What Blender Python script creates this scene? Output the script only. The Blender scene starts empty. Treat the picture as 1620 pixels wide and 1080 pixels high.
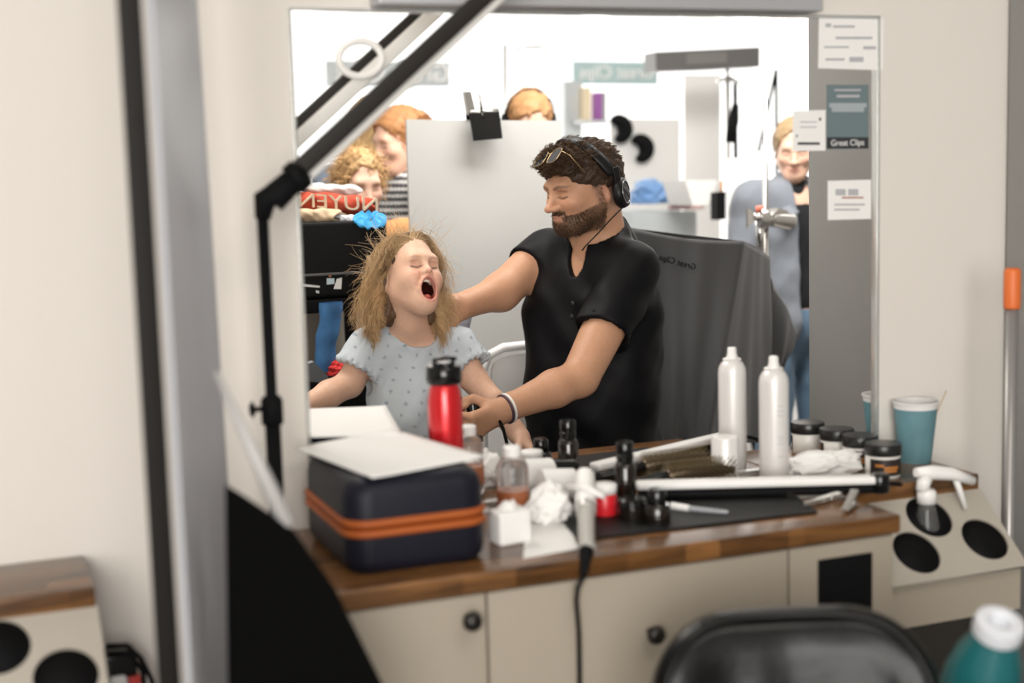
import bpy, bmesh, math, random
import numpy as np
from mathutils import Vector, Matrix, Euler

SC = bpy.context.scene
COL = SC.collection
R_ = math.radians
RNG = np.random.RandomState(7)

# ------------------------------------------------------------------ camera
CAM_POS = Vector((0.0, -2.217, 1.45))
F_PX, YAW, PITCH, ROLL = 2250.0, R_(21.4), R_(-7.0), R_(1.6)
_fw = Vector((math.sin(YAW)*math.cos(PITCH), math.cos(YAW)*math.cos(PITCH), math.sin(PITCH)))
_r0 = Vector((math.cos(YAW), -math.sin(YAW), 0)); _u0 = _r0.cross(_fw)
_R = _r0*math.cos(ROLL) - _u0*math.sin(ROLL)
_U = _u0*math.cos(ROLL) + _r0*math.sin(ROLL)
cam_d = bpy.data.cameras.new('camera')
cam = bpy.data.objects.new('camera', cam_d); COL.objects.link(cam)
cam.matrix_world = Matrix(((_R.x, _U.x, -_fw.x, CAM_POS.x), (_R.y, _U.y, -_fw.y, CAM_POS.y), (_R.z, _U.z, -_fw.z, CAM_POS.z), (0, 0, 0, 1)))
cam_d.sensor_width = 36; cam_d.lens = 50.0
cam_d.clip_start = 0.05; cam_d.clip_end = 100
cam_d.dof.use_dof = True
cam_d.dof.focus_distance = 3.3
cam_d.dof.aperture_fstop = 2.1
cam_d.dof.aperture_blades = 0
SC.camera = cam

def P(px, py, y):
    """a point of the photograph's frame at the upright plane y"""
    v = _fw + _R*((px-810)/F_PX) - _U*((py-540)/F_PX)
    return CAM_POS + v*((y-CAM_POS.y)/v.y)
def PZ(px, py, z):
    v = _fw + _R*((px-810)/F_PX) - _U*((py-540)/F_PX)
    return CAM_POS + v*((z-CAM_POS.z)/v.z)
def PX(px, py, x):
    v = _fw + _R*((px-810)/F_PX) - _U*((py-540)/F_PX)
    return CAM_POS + v*((x-CAM_POS.x)/v.x)

# ------------------------------------------------------------------ world, exposure, lights
SC.view_settings.view_transform = 'Standard'
SC.view_settings.look = 'None'
SC.view_settings.gamma = 1.0
SC.view_settings.use_curve_mapping = False
SC.view_settings.exposure = 0.30
SC.cycles.use_denoising = True
SC.cycles.max_bounces = 6
SC.cycles.sample_clamp_indirect = 6.0
w = bpy.data.worlds.new('daylight'); SC.world = w; w.use_nodes = True
bg = w.node_tree.nodes['Background']
bg.inputs[0].default_value = (1.0, 0.985, 0.96, 1); bg.inputs[1].default_value = 1.7

def area(name, loc, target, sx, sy, watts, color):
    l = bpy.data.lights.new(name, 'AREA'); l.shape = 'RECTANGLE'; l.size = sx; l.size_y = sy
    l.energy = watts; l.color = color
    o = bpy.data.objects.new(name, l); COL.objects.link(o); o.location = loc
    o.rotation_euler = (Vector(target)-Vector(loc)).to_track_quat('-Z', 'Y').to_euler()
    return o
# daylight entering through the shop windows, on the near side of the mirror wall and (mirror image) beyond it
area('window_daylight', (-1.1, -4.9, 1.75), (0.7, 0.0, 1.2), 2.6, 1.9, 150, (1.0, 0.965, 0.925))
area('reflected_window_daylight', (3.6, 5.9, 1.75), (2.2, 0.0, 1.0), 5.0, 2.2, 150, (1.0, 0.97, 0.93))
# added fill lamps under the ceiling, with no fitting behind them
area('overhead_fill', (0.9, -1.9, 2.62), (0.9, -1.9, 0.0), 1.2, 0.6, 12, (1.0, 0.94, 0.86))  # added for top light and highlights on the counter
area('far_overhead_fill', (2.2, 1.5, 2.66), (2.3, 3.6, 0.9), 1.6, 0.6, 95, (1.0, 0.97, 0.93))  # added lamp, aimed to brighten the far people's faces
area('reflected_overhead_fill', (0.55, 1.15, 2.62), (0.95, 0.9, 1.1), 1.2, 0.6, 24, (1.0, 0.95, 0.88))  # added top light over the mirrored side
# ------------------------------------------------------------------ materials
_mats = {}
def mat(name, color, rough=0.5, metal=0.0, spec=0.5, bump=0.0, bscale=60.0, var=0.0, vscale=8.0, trans=0.0, coat=0.0, sheen=0.0, emit=None, ior=1.45, sss=0.0, alpha=None):
    if name in _mats: return _mats[name]
    m = bpy.data.materials.new(name); m.use_nodes = True
    nt = m.node_tree; b = nt.nodes['Principled BSDF']
    c = tuple(color)+(1,)
    b.inputs['Base Color'].default_value = c
    b.inputs['Roughness'].default_value = rough; b.inputs['Metallic'].default_value = metal
    b.inputs['Specular IOR Level'].default_value = spec; b.inputs['IOR'].default_value = ior
    b.inputs['Transmission Weight'].default_value = trans
    b.inputs['Coat Weight'].default_value = coat; b.inputs['Coat Roughness'].default_value = 0.12
    b.inputs['Sheen Weight'].default_value = sheen
    if sss: b.inputs['Subsurface Weight'].default_value = sss; b.inputs['Subsurface Radius'].default_value = (0.012, 0.005, 0.003); b.inputs['Subsurface Scale'].default_value = 1.0
    if emit: b.inputs['Emission Color'].default_value = tuple(emit[:3])+(1,); b.inputs['Emission Strength'].default_value = emit[3]
    tc = nt.nodes.new('ShaderNodeTexCoord')
    if var:
        n = nt.nodes.new('ShaderNodeTexNoise'); n.inputs['Scale'].default_value = vscale; n.inputs['Detail'].default_value = 4
        nt.links.new(tc.outputs['Object'], n.inputs['Vector'])
        mx = nt.nodes.new('ShaderNodeMix'); mx.data_type = 'RGBA'
        mx.inputs[6].default_value = tuple(max(0, v*(1-var)) for v in color)+(1,)
        mx.inputs[7].default_value = tuple(min(1, v*(1+var)) for v in color)+(1,)
        nt.links.new(n.outputs['Fac'], mx.inputs[0]); nt.links.new(mx.outputs[2], b.inputs['Base Color'])
    if bump:
        n2 = nt.nodes.new('ShaderNodeTexNoise'); n2.inputs['Scale'].default_value = bscale; n2.inputs['Detail'].default_value = 3
        nt.links.new(tc.outputs['Object'], n2.inputs['Vector'])
        bp = nt.nodes.new('ShaderNodeBump'); bp.inputs['Strength'].default_value = bump; bp.inputs['Distance'].default_value = 0.004
        nt.links.new(n2.outputs['Fac'], bp.inputs['Height']); nt.links.new(bp.outputs['Normal'], b.inputs['Normal'])
    _mats[name] = m
    return m
def attr_mat(name, rough=0.5, spec=0.4, sss=0.0, bump=0.0, bscale=300, sheen=0.0, var=0.0, vscale=40):
    m = mat(name, (0.5, 0.5, 0.5), rough, spec=spec, sss=sss, sheen=sheen, bump=bump, bscale=bscale)
    nt = m.node_tree; a = nt.nodes.new('ShaderNodeAttribute'); a.attribute_name = 'Col'
    b = nt.nodes['Principled BSDF']
    if var:
        tc = nt.nodes.new('ShaderNodeTexCoord'); n = nt.nodes.new('ShaderNodeTexNoise'); n.inputs['Scale'].default_value = vscale; n.inputs['Detail'].default_value = 3
        nt.links.new(tc.outputs['Object'], n.inputs['Vector'])
        mr = nt.nodes.new('ShaderNodeMapRange'); mr.inputs[3].default_value = 1-var; mr.inputs[4].default_value = 1+var
        nt.links.new(n.outputs['Fac'], mr.inputs[0])
        vm = nt.nodes.new('ShaderNodeVectorMath'); vm.operation = 'SCALE'
        nt.links.new(a.outputs['Color'], vm.inputs[0]); nt.links.new(mr.outputs[0], vm.inputs['Scale'])
        nt.links.new(vm.outputs[0], b.inputs['Base Color'])
    else:
        nt.links.new(a.outputs['Color'], b.inputs['Base Color'])
    return m
def wood_mat(name, c1, c2, scale=(1.2, 14, 14), rough=0.35):
    m = mat(name, c1, rough, coat=0.12)
    nt = m.node_tree; b = nt.nodes['Principled BSDF']
    tc = nt.nodes.new('ShaderNodeTexCoord'); mp = nt.nodes.new('ShaderNodeMapping'); mp.inputs['Scale'].default_value = scale
    nt.links.new(tc.outputs['Object'], mp.inputs['Vector'])
    n = nt.nodes.new('ShaderNodeTexNoise'); n.inputs['Scale'].default_value = 3.2; n.inputs['Detail'].default_value = 6; n.inputs['Distortion'].default_value = 1.4
    nt.links.new(mp.outputs[0], n.inputs['Vector'])
    # staves: blocks of slightly different tone along the board
    v = nt.nodes.new('ShaderNodeTexVoronoi'); v.inputs['Scale'].default_value = 4.0
    mp2 = nt.nodes.new('ShaderNodeMapping'); mp2.inputs['Scale'].default_value = (1.6, 5.0, 0.01)
    nt.links.new(tc.outputs['Object'], mp2.inputs['Vector']); nt.links.new(mp2.outputs[0], v.inputs['Vector'])
    sep = nt.nodes.new('ShaderNodeSeparateColor'); nt.links.new(v.outputs['Color'], sep.inputs[0])
    ad = nt.nodes.new('ShaderNodeMath'); ad.operation = 'MULTIPLY_ADD'; ad.inputs[1].default_value = 0.4
    nt.links.new(sep.outputs[0], ad.inputs[0]); nt.links.new(n.outputs['Fac'], ad.inputs[2])
    cr = nt.nodes.new('ShaderNodeValToRGB'); cr.color_ramp.elements[0].position = 0.42; cr.color_ramp.elements[1].position = 0.92
    cr.color_ramp.elements[0].color = tuple(c1)+(1,); cr.color_ramp.elements[1].color = tuple(c2)+(1,)
    nt.links.new(ad.outputs[0], cr.inputs[0]); nt.links.new(cr.outputs[0], b.inputs['Base Color'])
    return m

# ------------------------------------------------------------------ objects
_WORLD = {}
def link(o, parent=None):
    COL.objects.link(o)
    if parent is not None:
        o.parent = parent
        if parent.name in _WORLD: o.matrix_parent_inverse = _WORLD[parent.name].inverted()
    return o
def tag(o, label, cat, group=None):
    o['label'] = label; o['category'] = cat
    if group: o['group'] = group
    return o
def struct(o):
    o['kind'] = 'structure'; return o
def root(name, label, cat, loc=(0, 0, 0), rz=0.0, group=None, world=False):
    """an Empty at a thing's base; world: its parts are written in room coordinates"""
    o = bpy.data.objects.new(name, None); o.empty_display_size = 0.05
    o.location = loc; o.rotation_euler = (0, 0, rz)
    link(o)
    if world: _WORLD[o.name] = Matrix.Translation(Vector(loc)) @ Matrix.Rotation(rz, 4, 'Z')
    return tag(o, label, cat, group)

class MB:
    """collects shapes, then links them as ONE mesh object"""
    def __init__(s): s.v = []; s.f = []; s.smooth = []
    def add(s, vs, fs, smooth=False):
        n = len(s.v); s.v += [tuple(v) for v in vs]; s.f += [tuple(i+n for i in f) for f in fs]; s.smooth += [smooth]*len(fs); return s
    def box(s, c, size, rot=None, bevel=0.0):
        bm = bmesh.new(); bmesh.ops.create_cube(bm, size=1.0)
        bmesh.ops.scale(bm, vec=Vector(size), verts=bm.verts)
        if bevel > 0: bmesh.ops.bevel(bm, geom=bm.edges[:], offset=bevel, segments=3, profile=0.6, affect='EDGES')
        M = Matrix.Translation(Vector(c)) @ (rot.to_4x4() if rot is not None else Matrix.Identity(4))
        bm.verts.index_update()
        s.add([M @ v.co for v in bm.verts], [[v.index for v in f.verts] for f in bm.faces], bevel > 0); bm.free(); return s
    def tube(s, pts, r, n=12, closed=False, caps=True):
        pts = [Vector(p) for p in pts]; K = len(pts)
        rr = r if isinstance(r, (list, tuple)) else [r]*K
        t0 = (pts[1]-pts[0]).normalized(); up = Vector((0, 0, 1)) if abs(t0.z) < 0.9 else Vector((1, 0, 0))
        u = t0.cross(up).normalized(); vs = []; 
        for i, p in enumerate(pts):
            if closed: t = (pts[(i+1) % K]-pts[i-1]).normalized()
            else: t = (pts[min(i+1, K-1)]-pts[max(i-1, 0)]).normalized()
            u = (u-t*u.dot(t)).normalized(); v = t.cross(u)
            for k in range(n):
                a = 2*math.pi*k/n; vs.append(p+(u*math.cos(a)+v*math.sin(a))*rr[i])
        fs = []
        for i in range(K if closed else K-1):
            j = (i+1) % K
            for k in range(n): fs.append((i*n+k, i*n+(k+1) % n, j*n+(k+1) % n, j*n+k))
        s.add(vs, fs, True)
        if caps and not closed:
            b = len(s.v)-len(vs)
            s.f += [tuple(b+k for k in range(n))[::-1], tuple(b+(K-1)*n+k for k in range(n))]; s.smooth += [False, False]
        return s
    def lathe(s, prof, c=(0, 0, 0), n=32, rot=None, caps=True):
        """prof: list of (radius, height)"""
        c = Vector(c); vs = []; fs = []; K = len(prof)
        for r, h in prof:
            for k in range(n):
                a = 2*math.pi*k/n; p = Vector((max(r, 1e-5)*math.cos(a), max(r, 1e-5)*math.sin(a), h))
                vs.append(c+(rot @ p if rot is not None else p))
        for i in range(K-1):
            for k in range(n): fs.append((i*n+k, i*n+(k+1) % n, (i+1)*n+(k+1) % n, (i+1)*n+k))
        if caps: fs += [tuple(range(n))[::-1], tuple((K-1)*n+k for k in range(n))]
        return s.add(vs, fs, True)
    def prism(s, outline, d, smooth=False):
        """closed outline (3-D points) pushed along the vector d"""
        n = len(outline); d = Vector(d); o = [Vector(p) for p in outline]
        vs = o+[p+d for p in o]
        fs = [tuple(range(n))[::-1], tuple(range(n, 2*n))]+[(i, (i+1) % n, n+(i+1) % n, n+i) for i in range(n)]
        return s.add(vs, fs, smooth)
    def grid(s, fn, nu, nv, thick=0.0, smooth=True):
        pts = [[Vector(fn(i/(nu-1), j/(nv-1))) for j in range(nv)] for i in range(nu)]
        fl = [p for row in pts for p in row]
        fs = [(i*nv+j, (i+1)*nv+j, (i+1)*nv+j+1, i*nv+j+1) for i in range(nu-1) for j in range(nv-1)]
        if not thick: return s.add(fl, fs, smooth)
        nrm = []
        for i in range(nu):
            for j in range(nv):
                a = pts[min(i+1, nu-1)][j]-pts[max(i-1, 0)][j]; b = pts[i][min(j+1, nv-1)]-pts[i][max(j-1, 0)]
                nn = a.cross(b); nrm.append(nn.normalized() if nn.length > 1e-12 else Vector((0, 0, 1)))
        N = len(fl); vs = fl+[p-n*thick for p, n in zip(fl, nrm)]
        fs2 = fs+[tuple(N+k for k in f)[::-1] for f in fs]
        ring = [i*nv for i in range(nu)]+[(nu-1)*nv+j for j in range(1, nv)]+[i*nv+nv-1 for i in range(nu-2, -1, -1)]+[j for j in range(nv-2, 0, -1)]
        fs2 += [(ring[k], ring[(k+1) % len(ring)], N+ring[(k+1) % len(ring)], N+ring[k])[::-1] for k in range(len(ring))]
        return s.add(vs, fs2, smooth)
    def build(s, name, m, parent=None, loc=None, fix=True):
        """loc: world point that becomes the object's origin (only for top-level objects)"""
        off = Vector(loc) if loc is not None else Vector((0, 0, 0))
        me = bpy.data.meshes.new(name); me.from_pydata([Vector(v)-off for v in s.v], [], s.f)
        me.polygons.foreach_set('use_smooth', s.smooth); me.update()
        if fix:
            bm = bmesh.new(); bm.from_mesh(me); bmesh.ops.recalc_face_normals(bm, faces=bm.faces[:]); bm.to_mesh(me); bm.free()
        if any(s.smooth) and not all(s.smooth): pass
        me.materials.append(m)
        o = bpy.data.objects.new(name, me); link(o, parent)
        if loc is not None: o.location = off
        return o
def autosmooth(o, ang=35):
    me = o.data
    try: me.set_sharp_from_angle(angle=R_(ang))
    except Exception: pass
    return o
def np_mesh(name, V, Fq, m, parent=None, col=None, smooth=True):
    me = bpy.data.meshes.new(name); V = np.asarray(V, np.float32); Fq = np.asarray(Fq, np.int32); k = Fq.shape[1]
    me.vertices.add(len(V)); me.vertices.foreach_set('co', V.ravel())
    me.loops.add(Fq.size); me.loops.foreach_set('vertex_index', Fq.ravel())
    me.polygons.add(len(Fq)); me.polygons.foreach_set('loop_start', np.arange(0, Fq.size, k, dtype=np.int32))
    me.update(calc_edges=True); me.validate()
    me.polygons.foreach_set('use_smooth', np.full(len(me.polygons), smooth))
    if col is not None:
        a = me.color_attributes.new('Col', 'FLOAT_COLOR', 'POINT')
        a.data.foreach_set('color', np.concatenate([col, np.ones((len(col), 1))], 1).astype(np.float32).ravel())
    me.materials.append(m); me.update()
    o = bpy.data.objects.new(name, me); link(o, parent); return o
def text_part(name, body, size, M, m, parent=None, thick=0.0006):
    c = bpy.data.curves.new(name, 'FONT'); c.body = body; c.size = size; c.align_x = 'CENTER'; c.align_y = 'CENTER'; c.extrude = thick
    c.materials.append(m); t = bpy.data.objects.new(name, c)
    me = bpy.data.meshes.new_from_object(t); bpy.data.objects.remove(t)
    me.transform(M); o = bpy.data.objects.new(name, me); link(o, parent); return o

def twin(o, label, flip='y', group=None, parent=None):
    """the mirror image of a thing, standing beyond the mirror plane y = 0 (copies share the mesh)"""
    mpi = o.matrix_parent_inverse.copy(); c = o.copy(); link(c, parent)
    if parent is not None: c.matrix_parent_inverse = mpi
    if parent is None:
        c.matrix_basis = Matrix.Diagonal((1, -1, 1, 1)) @ o.matrix_basis
        if label: c['label'] = label
        if group: c['group'] = group
    for ch in o.children: twin(ch, None, parent=c)
    return c

# ------------------------------------------------------------------ rounded bodies: distance fields turned into one continuous surface
def frame(c, yaw=0, tilt=0, roll=0, s=1.0):
    M = (Matrix.Rotation(R_(yaw), 3, 'Z') @ Matrix.Rotation(R_(tilt), 3, 'X') @ Matrix.Rotation(R_(roll), 3, 'Y'))
    return (np.array(c, float), np.array(M), s)
def to_world(fr, p):
    return fr[0]+fr[1] @ (np.array(p, float)*fr[2])
def rc(a, b, r1, r2=None, k=0.02, op='u', fr=None): return ('rc', op, k, fr, np.array(a, float), np.array(b, float), r1, r1 if r2 is None else r2)
def el(c, r, k=0.02, op='u', fr=None, rot=(0, 0, 0)): return ('el', op, k, fr, np.array(c, float), np.array(r, float), np.array(Euler([R_(x) for x in rot]).to_matrix()), 0)
def bx(c, h, r=0.005, k=0.01, op='u', fr=None, rot=(0, 0, 0)): return ('bx', op, k, fr, np.array(c, float), np.array(h, float), np.array(Euler([R_(x) for x in rot]).to_matrix()), r)
def half(p, n, k=0.004, op='i', fr=None): return ('hp', op, k, fr, np.array(p, float), np.array(n, float)/np.linalg.norm(n), 0, 0)
def _d1(q, pr):
    t, s = pr[0], 1.0
    if pr[3] is not None:
        c, M, s = pr[3]; q = ((q-c) @ M)/s
    if t == 'rc':
        a, b, r1, r2 = pr[4:8]; ab = b-a; h = np.clip(((q-a) @ ab)/max(ab @ ab, 1e-12), 0, 1)
        d = np.linalg.norm(q-a-h[:, None]*ab, axis=1)-(r1+(r2-r1)*h)
    elif t == 'el':
        u = (q-pr[4]) @ pr[6]; k0 = np.linalg.norm(u/pr[5], axis=1); k1 = np.linalg.norm(u/pr[5]**2, axis=1)
        d = np.where(k1 < 1e-6, -pr[5].min(), k0*(k0-1)/np.maximum(k1, 1e-6))
    elif t == 'bx':
        u = np.abs((q-pr[4]) @ pr[6])-(pr[5]-pr[7]); d = np.linalg.norm(np.maximum(u, 0), axis=1)+np.minimum(u.max(1), 0)-pr[7]
    else:
        d = (q-pr[4]) @ pr[5]
    return d*(s if np.isscalar(s) else float(np.min(s)))
def field(q, prims, sel=None):
    d = np.full(len(q), 1e3)
    for i, pr in enumerate(prims):
        if sel is not None and not sel[i]: continue
        e = _d1(q, pr); k = max(pr[2], 1e-5); op = pr[1]
        if op == 'u': h = np.clip(0.5+0.5*(d-e)/k, 0, 1); d = d*(1-h)+e*h-k*h*(1-h)
        elif op == 's': h = np.clip(0.5-0.5*(d+e)/k, 0, 1); d = d*(1-h)-e*h+k*h*(1-h)
        else: h = np.clip(0.5-0.5*(d-e)/k, 0, 1); d = d*(1-h)+e*h+k*h*(1-h)
    return d
def axis(*segs):
    """segs: (start, end, step) pieces in ascending order"""
    out = []
    for a, b, st in segs: out += list(np.arange(a, b-1e-9, (b-a)/max(1, round((b-a)/st))))
    out.append(segs[-1][1]); return np.unique(np.round(np.array(out), 6))
def surface(prims, xs, ys, zs, disp=None, B=16):
    nx, ny, nz = len(xs), len(ys), len(zs)
    D = np.ones((nx, ny, nz), np.float32)
    blk = [(i, j, k) for i in range(0, nx, B) for j in range(0, ny, B) for k in range(0, nz, B)]
    lo = np.array([[xs[i], ys[j], zs[k]] for i, j, k in blk]); hi = np.array([[xs[min(i+B, nx)-1], ys[min(j+B, ny)-1], zs[min(k+B, nz)-1]] for i, j, k in blk])
    cen = (lo+hi)/2; hd = np.linalg.norm(hi-lo, axis=1)/2
    raw = np.array([_d1(cen, p) for p in prims]); dc = field(cen, prims)
    ks = np.array([max(p[2], 0.0)+0.03 for p in prims])
    keep = raw-hd[None]*1.15 < ks[:, None]
    for n, (i, j, k) in enumerate(blk):
        sl = (slice(i, min(i+B, nx)), slice(j, min(j+B, ny)), slice(k, min(k+B, nz)))
        if abs(dc[n]) > hd[n]*1.3+0.03 and abs(dc[n]) < 900: D[sl] = 1.0 if dc[n] > 0 else -1.0; continue
        g = np.stack(np.meshgrid(xs[sl[0]], ys[sl[1]], zs[sl[2]], indexing='ij'), -1); q = g.reshape(-1, 3)
        d = field(q, prims, keep[:, n])
        if disp is not None: d = d+disp(q)
        D[sl] = d.reshape(g.shape[:3])
    return nets(D, xs, ys, zs)
def nets(D, xs, ys, zs):
    D[0] = D[-1] = 1; D[:, 0] = D[:, -1] = 1; D[:, :, 0] = D[:, :, -1] = 1
    S = D < 0
    c = [(a, b, e) for a in (0, 1) for b in (0, 1) for e in (0, 1)]
    sub = lambda A, o: A[o[0]:A.shape[0]-1+o[0], o[1]:A.shape[1]-1+o[1], o[2]:A.shape[2]-1+o[2]]
    cnt = sum(sub(S, o).astype(np.int8) for o in c)
    act = (cnt > 0) & (cnt < 8); I = np.argwhere(act)
    vid = np.full(act.shape, -1, np.int32); vid[act] = np.arange(len(I))
    val = {o: D[I[:, 0]+o[0], I[:, 1]+o[1], I[:, 2]+o[2]].astype(float) for o in c}
    acc = np.zeros((len(I), 3)); num = np.zeros(len(I))
    for a in range(3):
        for o in c:
            if o[a]: continue
            o2 = tuple(1 if t == a else o[t] for t in range(3)); v1, v2 = val[o], val[o2]
            x = (v1 < 0) != (v2 < 0); t = np.where(x, v1/np.where(x, v1-v2, 1), 0)
            p = np.array(o, float)[None].repeat(len(I), 0); p[:, a] = t
            acc[x] += p[x]; num[x] += 1
    fr = acc/num[:, None]; V = np.empty_like(fr)
    for a, ax in enumerate((xs, ys, zs)): V[:, a] = ax[I[:, a]]+fr[:, a]*(ax[I[:, a]+1]-ax[I[:, a]])
    Q = []
    for a in range(3):
        b, e = (a+1) % 3, (a+2) % 3
        s1 = [slice(1, -1)]*3; s1[a] = slice(0, -1); s2 = list(s1); s2[a] = slice(1, None)
        A, Bm = S[tuple(s1)], S[tuple(s2)]
        for sign in (True, False):
            E = np.argwhere((A != Bm) & (A == sign))
            if not len(E): continue
            base = E.copy(); base[:, b] += 1; base[:, e] += 1; base = base.copy()
            def cell(db, de):
                q = base.copy(); q[:, b] += db; q[:, e] += de; return vid[q[:, 0], q[:, 1], q[:, 2]]
            quad = [cell(-1, -1), cell(0, -1), cell(0, 0), cell(-1, 0)]
            if not sign: quad = quad[::-1]
            Q.append(np.stack(quad, 1))
    Q = np.concatenate(Q); Q = Q[(Q >= 0).all(1)]
    return V, Q
def relax(V, Q, n=1, f=0.5):
    e = np.concatenate([Q[:, [0, 1]], Q[:, [1, 2]], Q[:, [2, 3]], Q[:, [3, 0]]]); e = np.concatenate([e, e[:, ::-1]])
    for _ in range(n):
        s = np.zeros_like(V); np.add.at(s, e[:, 0], V[e[:, 1]]); c = np.bincount(e[:, 0], minlength=len(V))[:, None]
        V = V*(1-f)+f*s/np.maximum(c, 1)
    return V
def strands(paths, rad, sides=3):
    """paths (N,K,3), rad (N,K): thin tapering tubes -> V, Q"""
    N, K, _ = paths.shape
    T = np.gradient(paths, axis=1); T /= np.linalg.norm(T, axis=2, keepdims=True)+1e-9
    ref = np.where(np.abs(T[..., 2:3]) < 0.9, np.array([0, 0, 1.0]), np.array([1.0, 0, 0]))
    u = np.cross(T, ref); u /= np.linalg.norm(u, axis=2, keepdims=True)+1e-9; v = np.cross(T, u)
    ring = [paths+(u*math.cos(2*math.pi*k/sides)+v*math.sin(2*math.pi*k/sides))*rad[..., None] for k in range(sides)]
    V = np.stack(ring, 2).reshape(-1, 3)
    base = (np.arange(N)[:, None]*K+np.arange(K-1)[None])*sides
    Q = [np.stack([base+k, base+(k+1) % sides, base+sides+(k+1) % sides, base+sides+k], -1).reshape(-1, 4) for k in range(sides)]
    return V, np.concatenate(Q)
def wob(q, s, a=1.0, seed=0.0):
    """cheap smooth noise"""
    x, y, z = q[:, 0]*s, q[:, 1]*s, q[:, 2]*s
    return a*(np.sin(x+1.7*y+seed)*np.cos(1.3*z-.6*x+2*seed)+.6*np.sin(2.1*z+1.1*y-seed)*np.cos(1.9*x+.7*z)+.4*np.sin(3.7*x-2.9*z+seed)*np.sin(3.1*y+seed))
def gauss(q, c, r): return np.exp(-(((q-np.array(c))/np.array(r))**2).sum(1))
def mixc(c, t, w): return c*(1-w[:, None])+np.array(t)[None]*w[:, None]
def surface_fn(fn, xs, ys, zs):
    """the same, for a field given as a function (small grids only)"""
    nx, ny, nz = len(xs), len(ys), len(zs)
    g = np.stack(np.meshgrid(xs, ys, zs, indexing='ij'), -1).reshape(-1, 3); D = np.empty(len(g))
    for i in range(0, len(g), 300000): D[i:i+300000] = fn(g[i:i+300000])
    return nets(D.reshape(nx, ny, nz).astype(np.float32), xs, ys, zs)
# ------------------------------------------------------------------ the room: real side y < 0, the mirrored side y > 0
W_WALL = mat('warm_white_paint', (0.69, 0.65, 0.60), 0.75, bump=0.05, bscale=220)
W_WHITE = mat('white_paint', (0.86, 0.85, 0.83), 0.7)
W_GREY = mat('grey_laminate', (0.27, 0.268, 0.258), 0.5, bump=0.03, bscale=150)
W_SHADE = mat('lower_wall_shade', (0.045, 0.04, 0.034), 0.6)  # stands in for the shade on the lower wall
FLOOR = mat('grey_vinyl', (0.16, 0.15, 0.14), 0.4, var=0.2, vscale=3)
CEIL = mat('ceiling_white', (0.80, 0.79, 0.77), 0.8)
FRAME_W = mat('window_frame_white', (0.75, 0.75, 0.74), 0.4)
C = 0.88                                     # counter height
MX0, MX1, MZ0, MZ1 = 0.512, 1.604, 0.885, 1.703  # the mirror's edges on the wall
T = 0.012
m = MB()
def slab(x0, x1, z0, z1): m.box(((x0+x1)/2, T/2-0.001, (z0+z1)/2), (x1-x0, T, z1-z0))
slab(-3.0, MX0, 0, 2.7); slab(MX1, 6.5, 0, 2.7); slab(MX0, MX1, MZ1, 2.7); slab(MX0, MX1, 0, MZ0)
struct(m.build('wall_front', W_WALL))
m = MB().box((1.75, -3.0, -0.05), (9.5, 6.1, 0.1)); struct(m.build('floor', FLOOR))
m = MB().box((1.75, -3.0, 2.75), (9.5, 6.1, 0.1)); struct(m.build('ceiling', CEIL))
# shade on the wall below the counters, put in as a dark-coloured band
m = MB().box((1.75, -0.006, 0.32), (9.5, 0.012, 0.64)); struct(m.build('shade_band_1', W_SHADE))
# near side walls; the shop window stands behind the camera
m = MB().box((-3.05, -3.0, 1.35), (0.1, 6.0, 2.7)); struct(m.build('wall_left', W_WALL))
m = MB().box((6.55, -3.0, 1.35), (0.1, 6.0, 2.7)); struct(m.build('wall_right', W_WALL))
def window_wall(name, wname, y, x0, x1, wx0, wx1, wz0, wz1):
    m = MB()
    for a, b, c, d in ((x0, wx0, 0, 2.7), (wx1, x1, 0, 2.7), (wx0, wx1, 0, wz0), (wx0, wx1, wz1, 2.7)):
        m.box(((a+b)/2, y, (c+d)/2), (b-a, 0.1, d-c))
    struct(m.build(name, W_WHITE))
    f = MB(); n = 2 if wx1-wx0 < 4 else 1
    for i in range(n+1): f.box((wx0+(wx1-wx0)*i/n, y, (wz0+wz1)/2), (0.05, 0.06, wz1-wz0))
    for z in (wz0, wz1): f.box(((wx0+wx1)/2, y, z), (wx1-wx0+0.05, 0.07, 0.05))
    struct(f.build(wname, FRAME_W))
window_wall('wall_back', 'window_1', -6.0, -3.0, 6.5, -2.6, 0.4, 0.6, 2.5)
# grey partition that closes the station on the right
m = MB().box((1.925, -0.335, 1.2), (0.06, 0.65, 2.4), bevel=0.003); struct(m.build('wall_partition', W_GREY))
m = MB().box((1.925, 0.345, 1.2), (0.06, 0.65, 2.4), bevel=0.003); struct(m.build('wall_reflected_partition', W_GREY))
# mirrored half of the room
m = MB().box((3.0, 3.25, -0.05), (9.0, 6.5, 0.1)); struct(m.build('floor_reflected', FLOOR))
m = MB().box((3.0, 3.25, 2.75), (9.0, 6.5, 0.1)); struct(m.build('ceiling_reflected', CEIL))
window_wall('wall_reflected_back', 'window_2', 6.5, -1.5, 7.5, 1.3, 6.6, 0.55, 2.62)
m = MB().box((-1.55, 3.25, 1.35), (0.1, 6.5, 2.7)); struct(m.build('wall_reflected_left', W_WHITE))
m = MB().box((7.55, 3.25, 1.35), (0.1, 6.5, 2.7)); struct(m.build('wall_reflected_right', W_WHITE))
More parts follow.
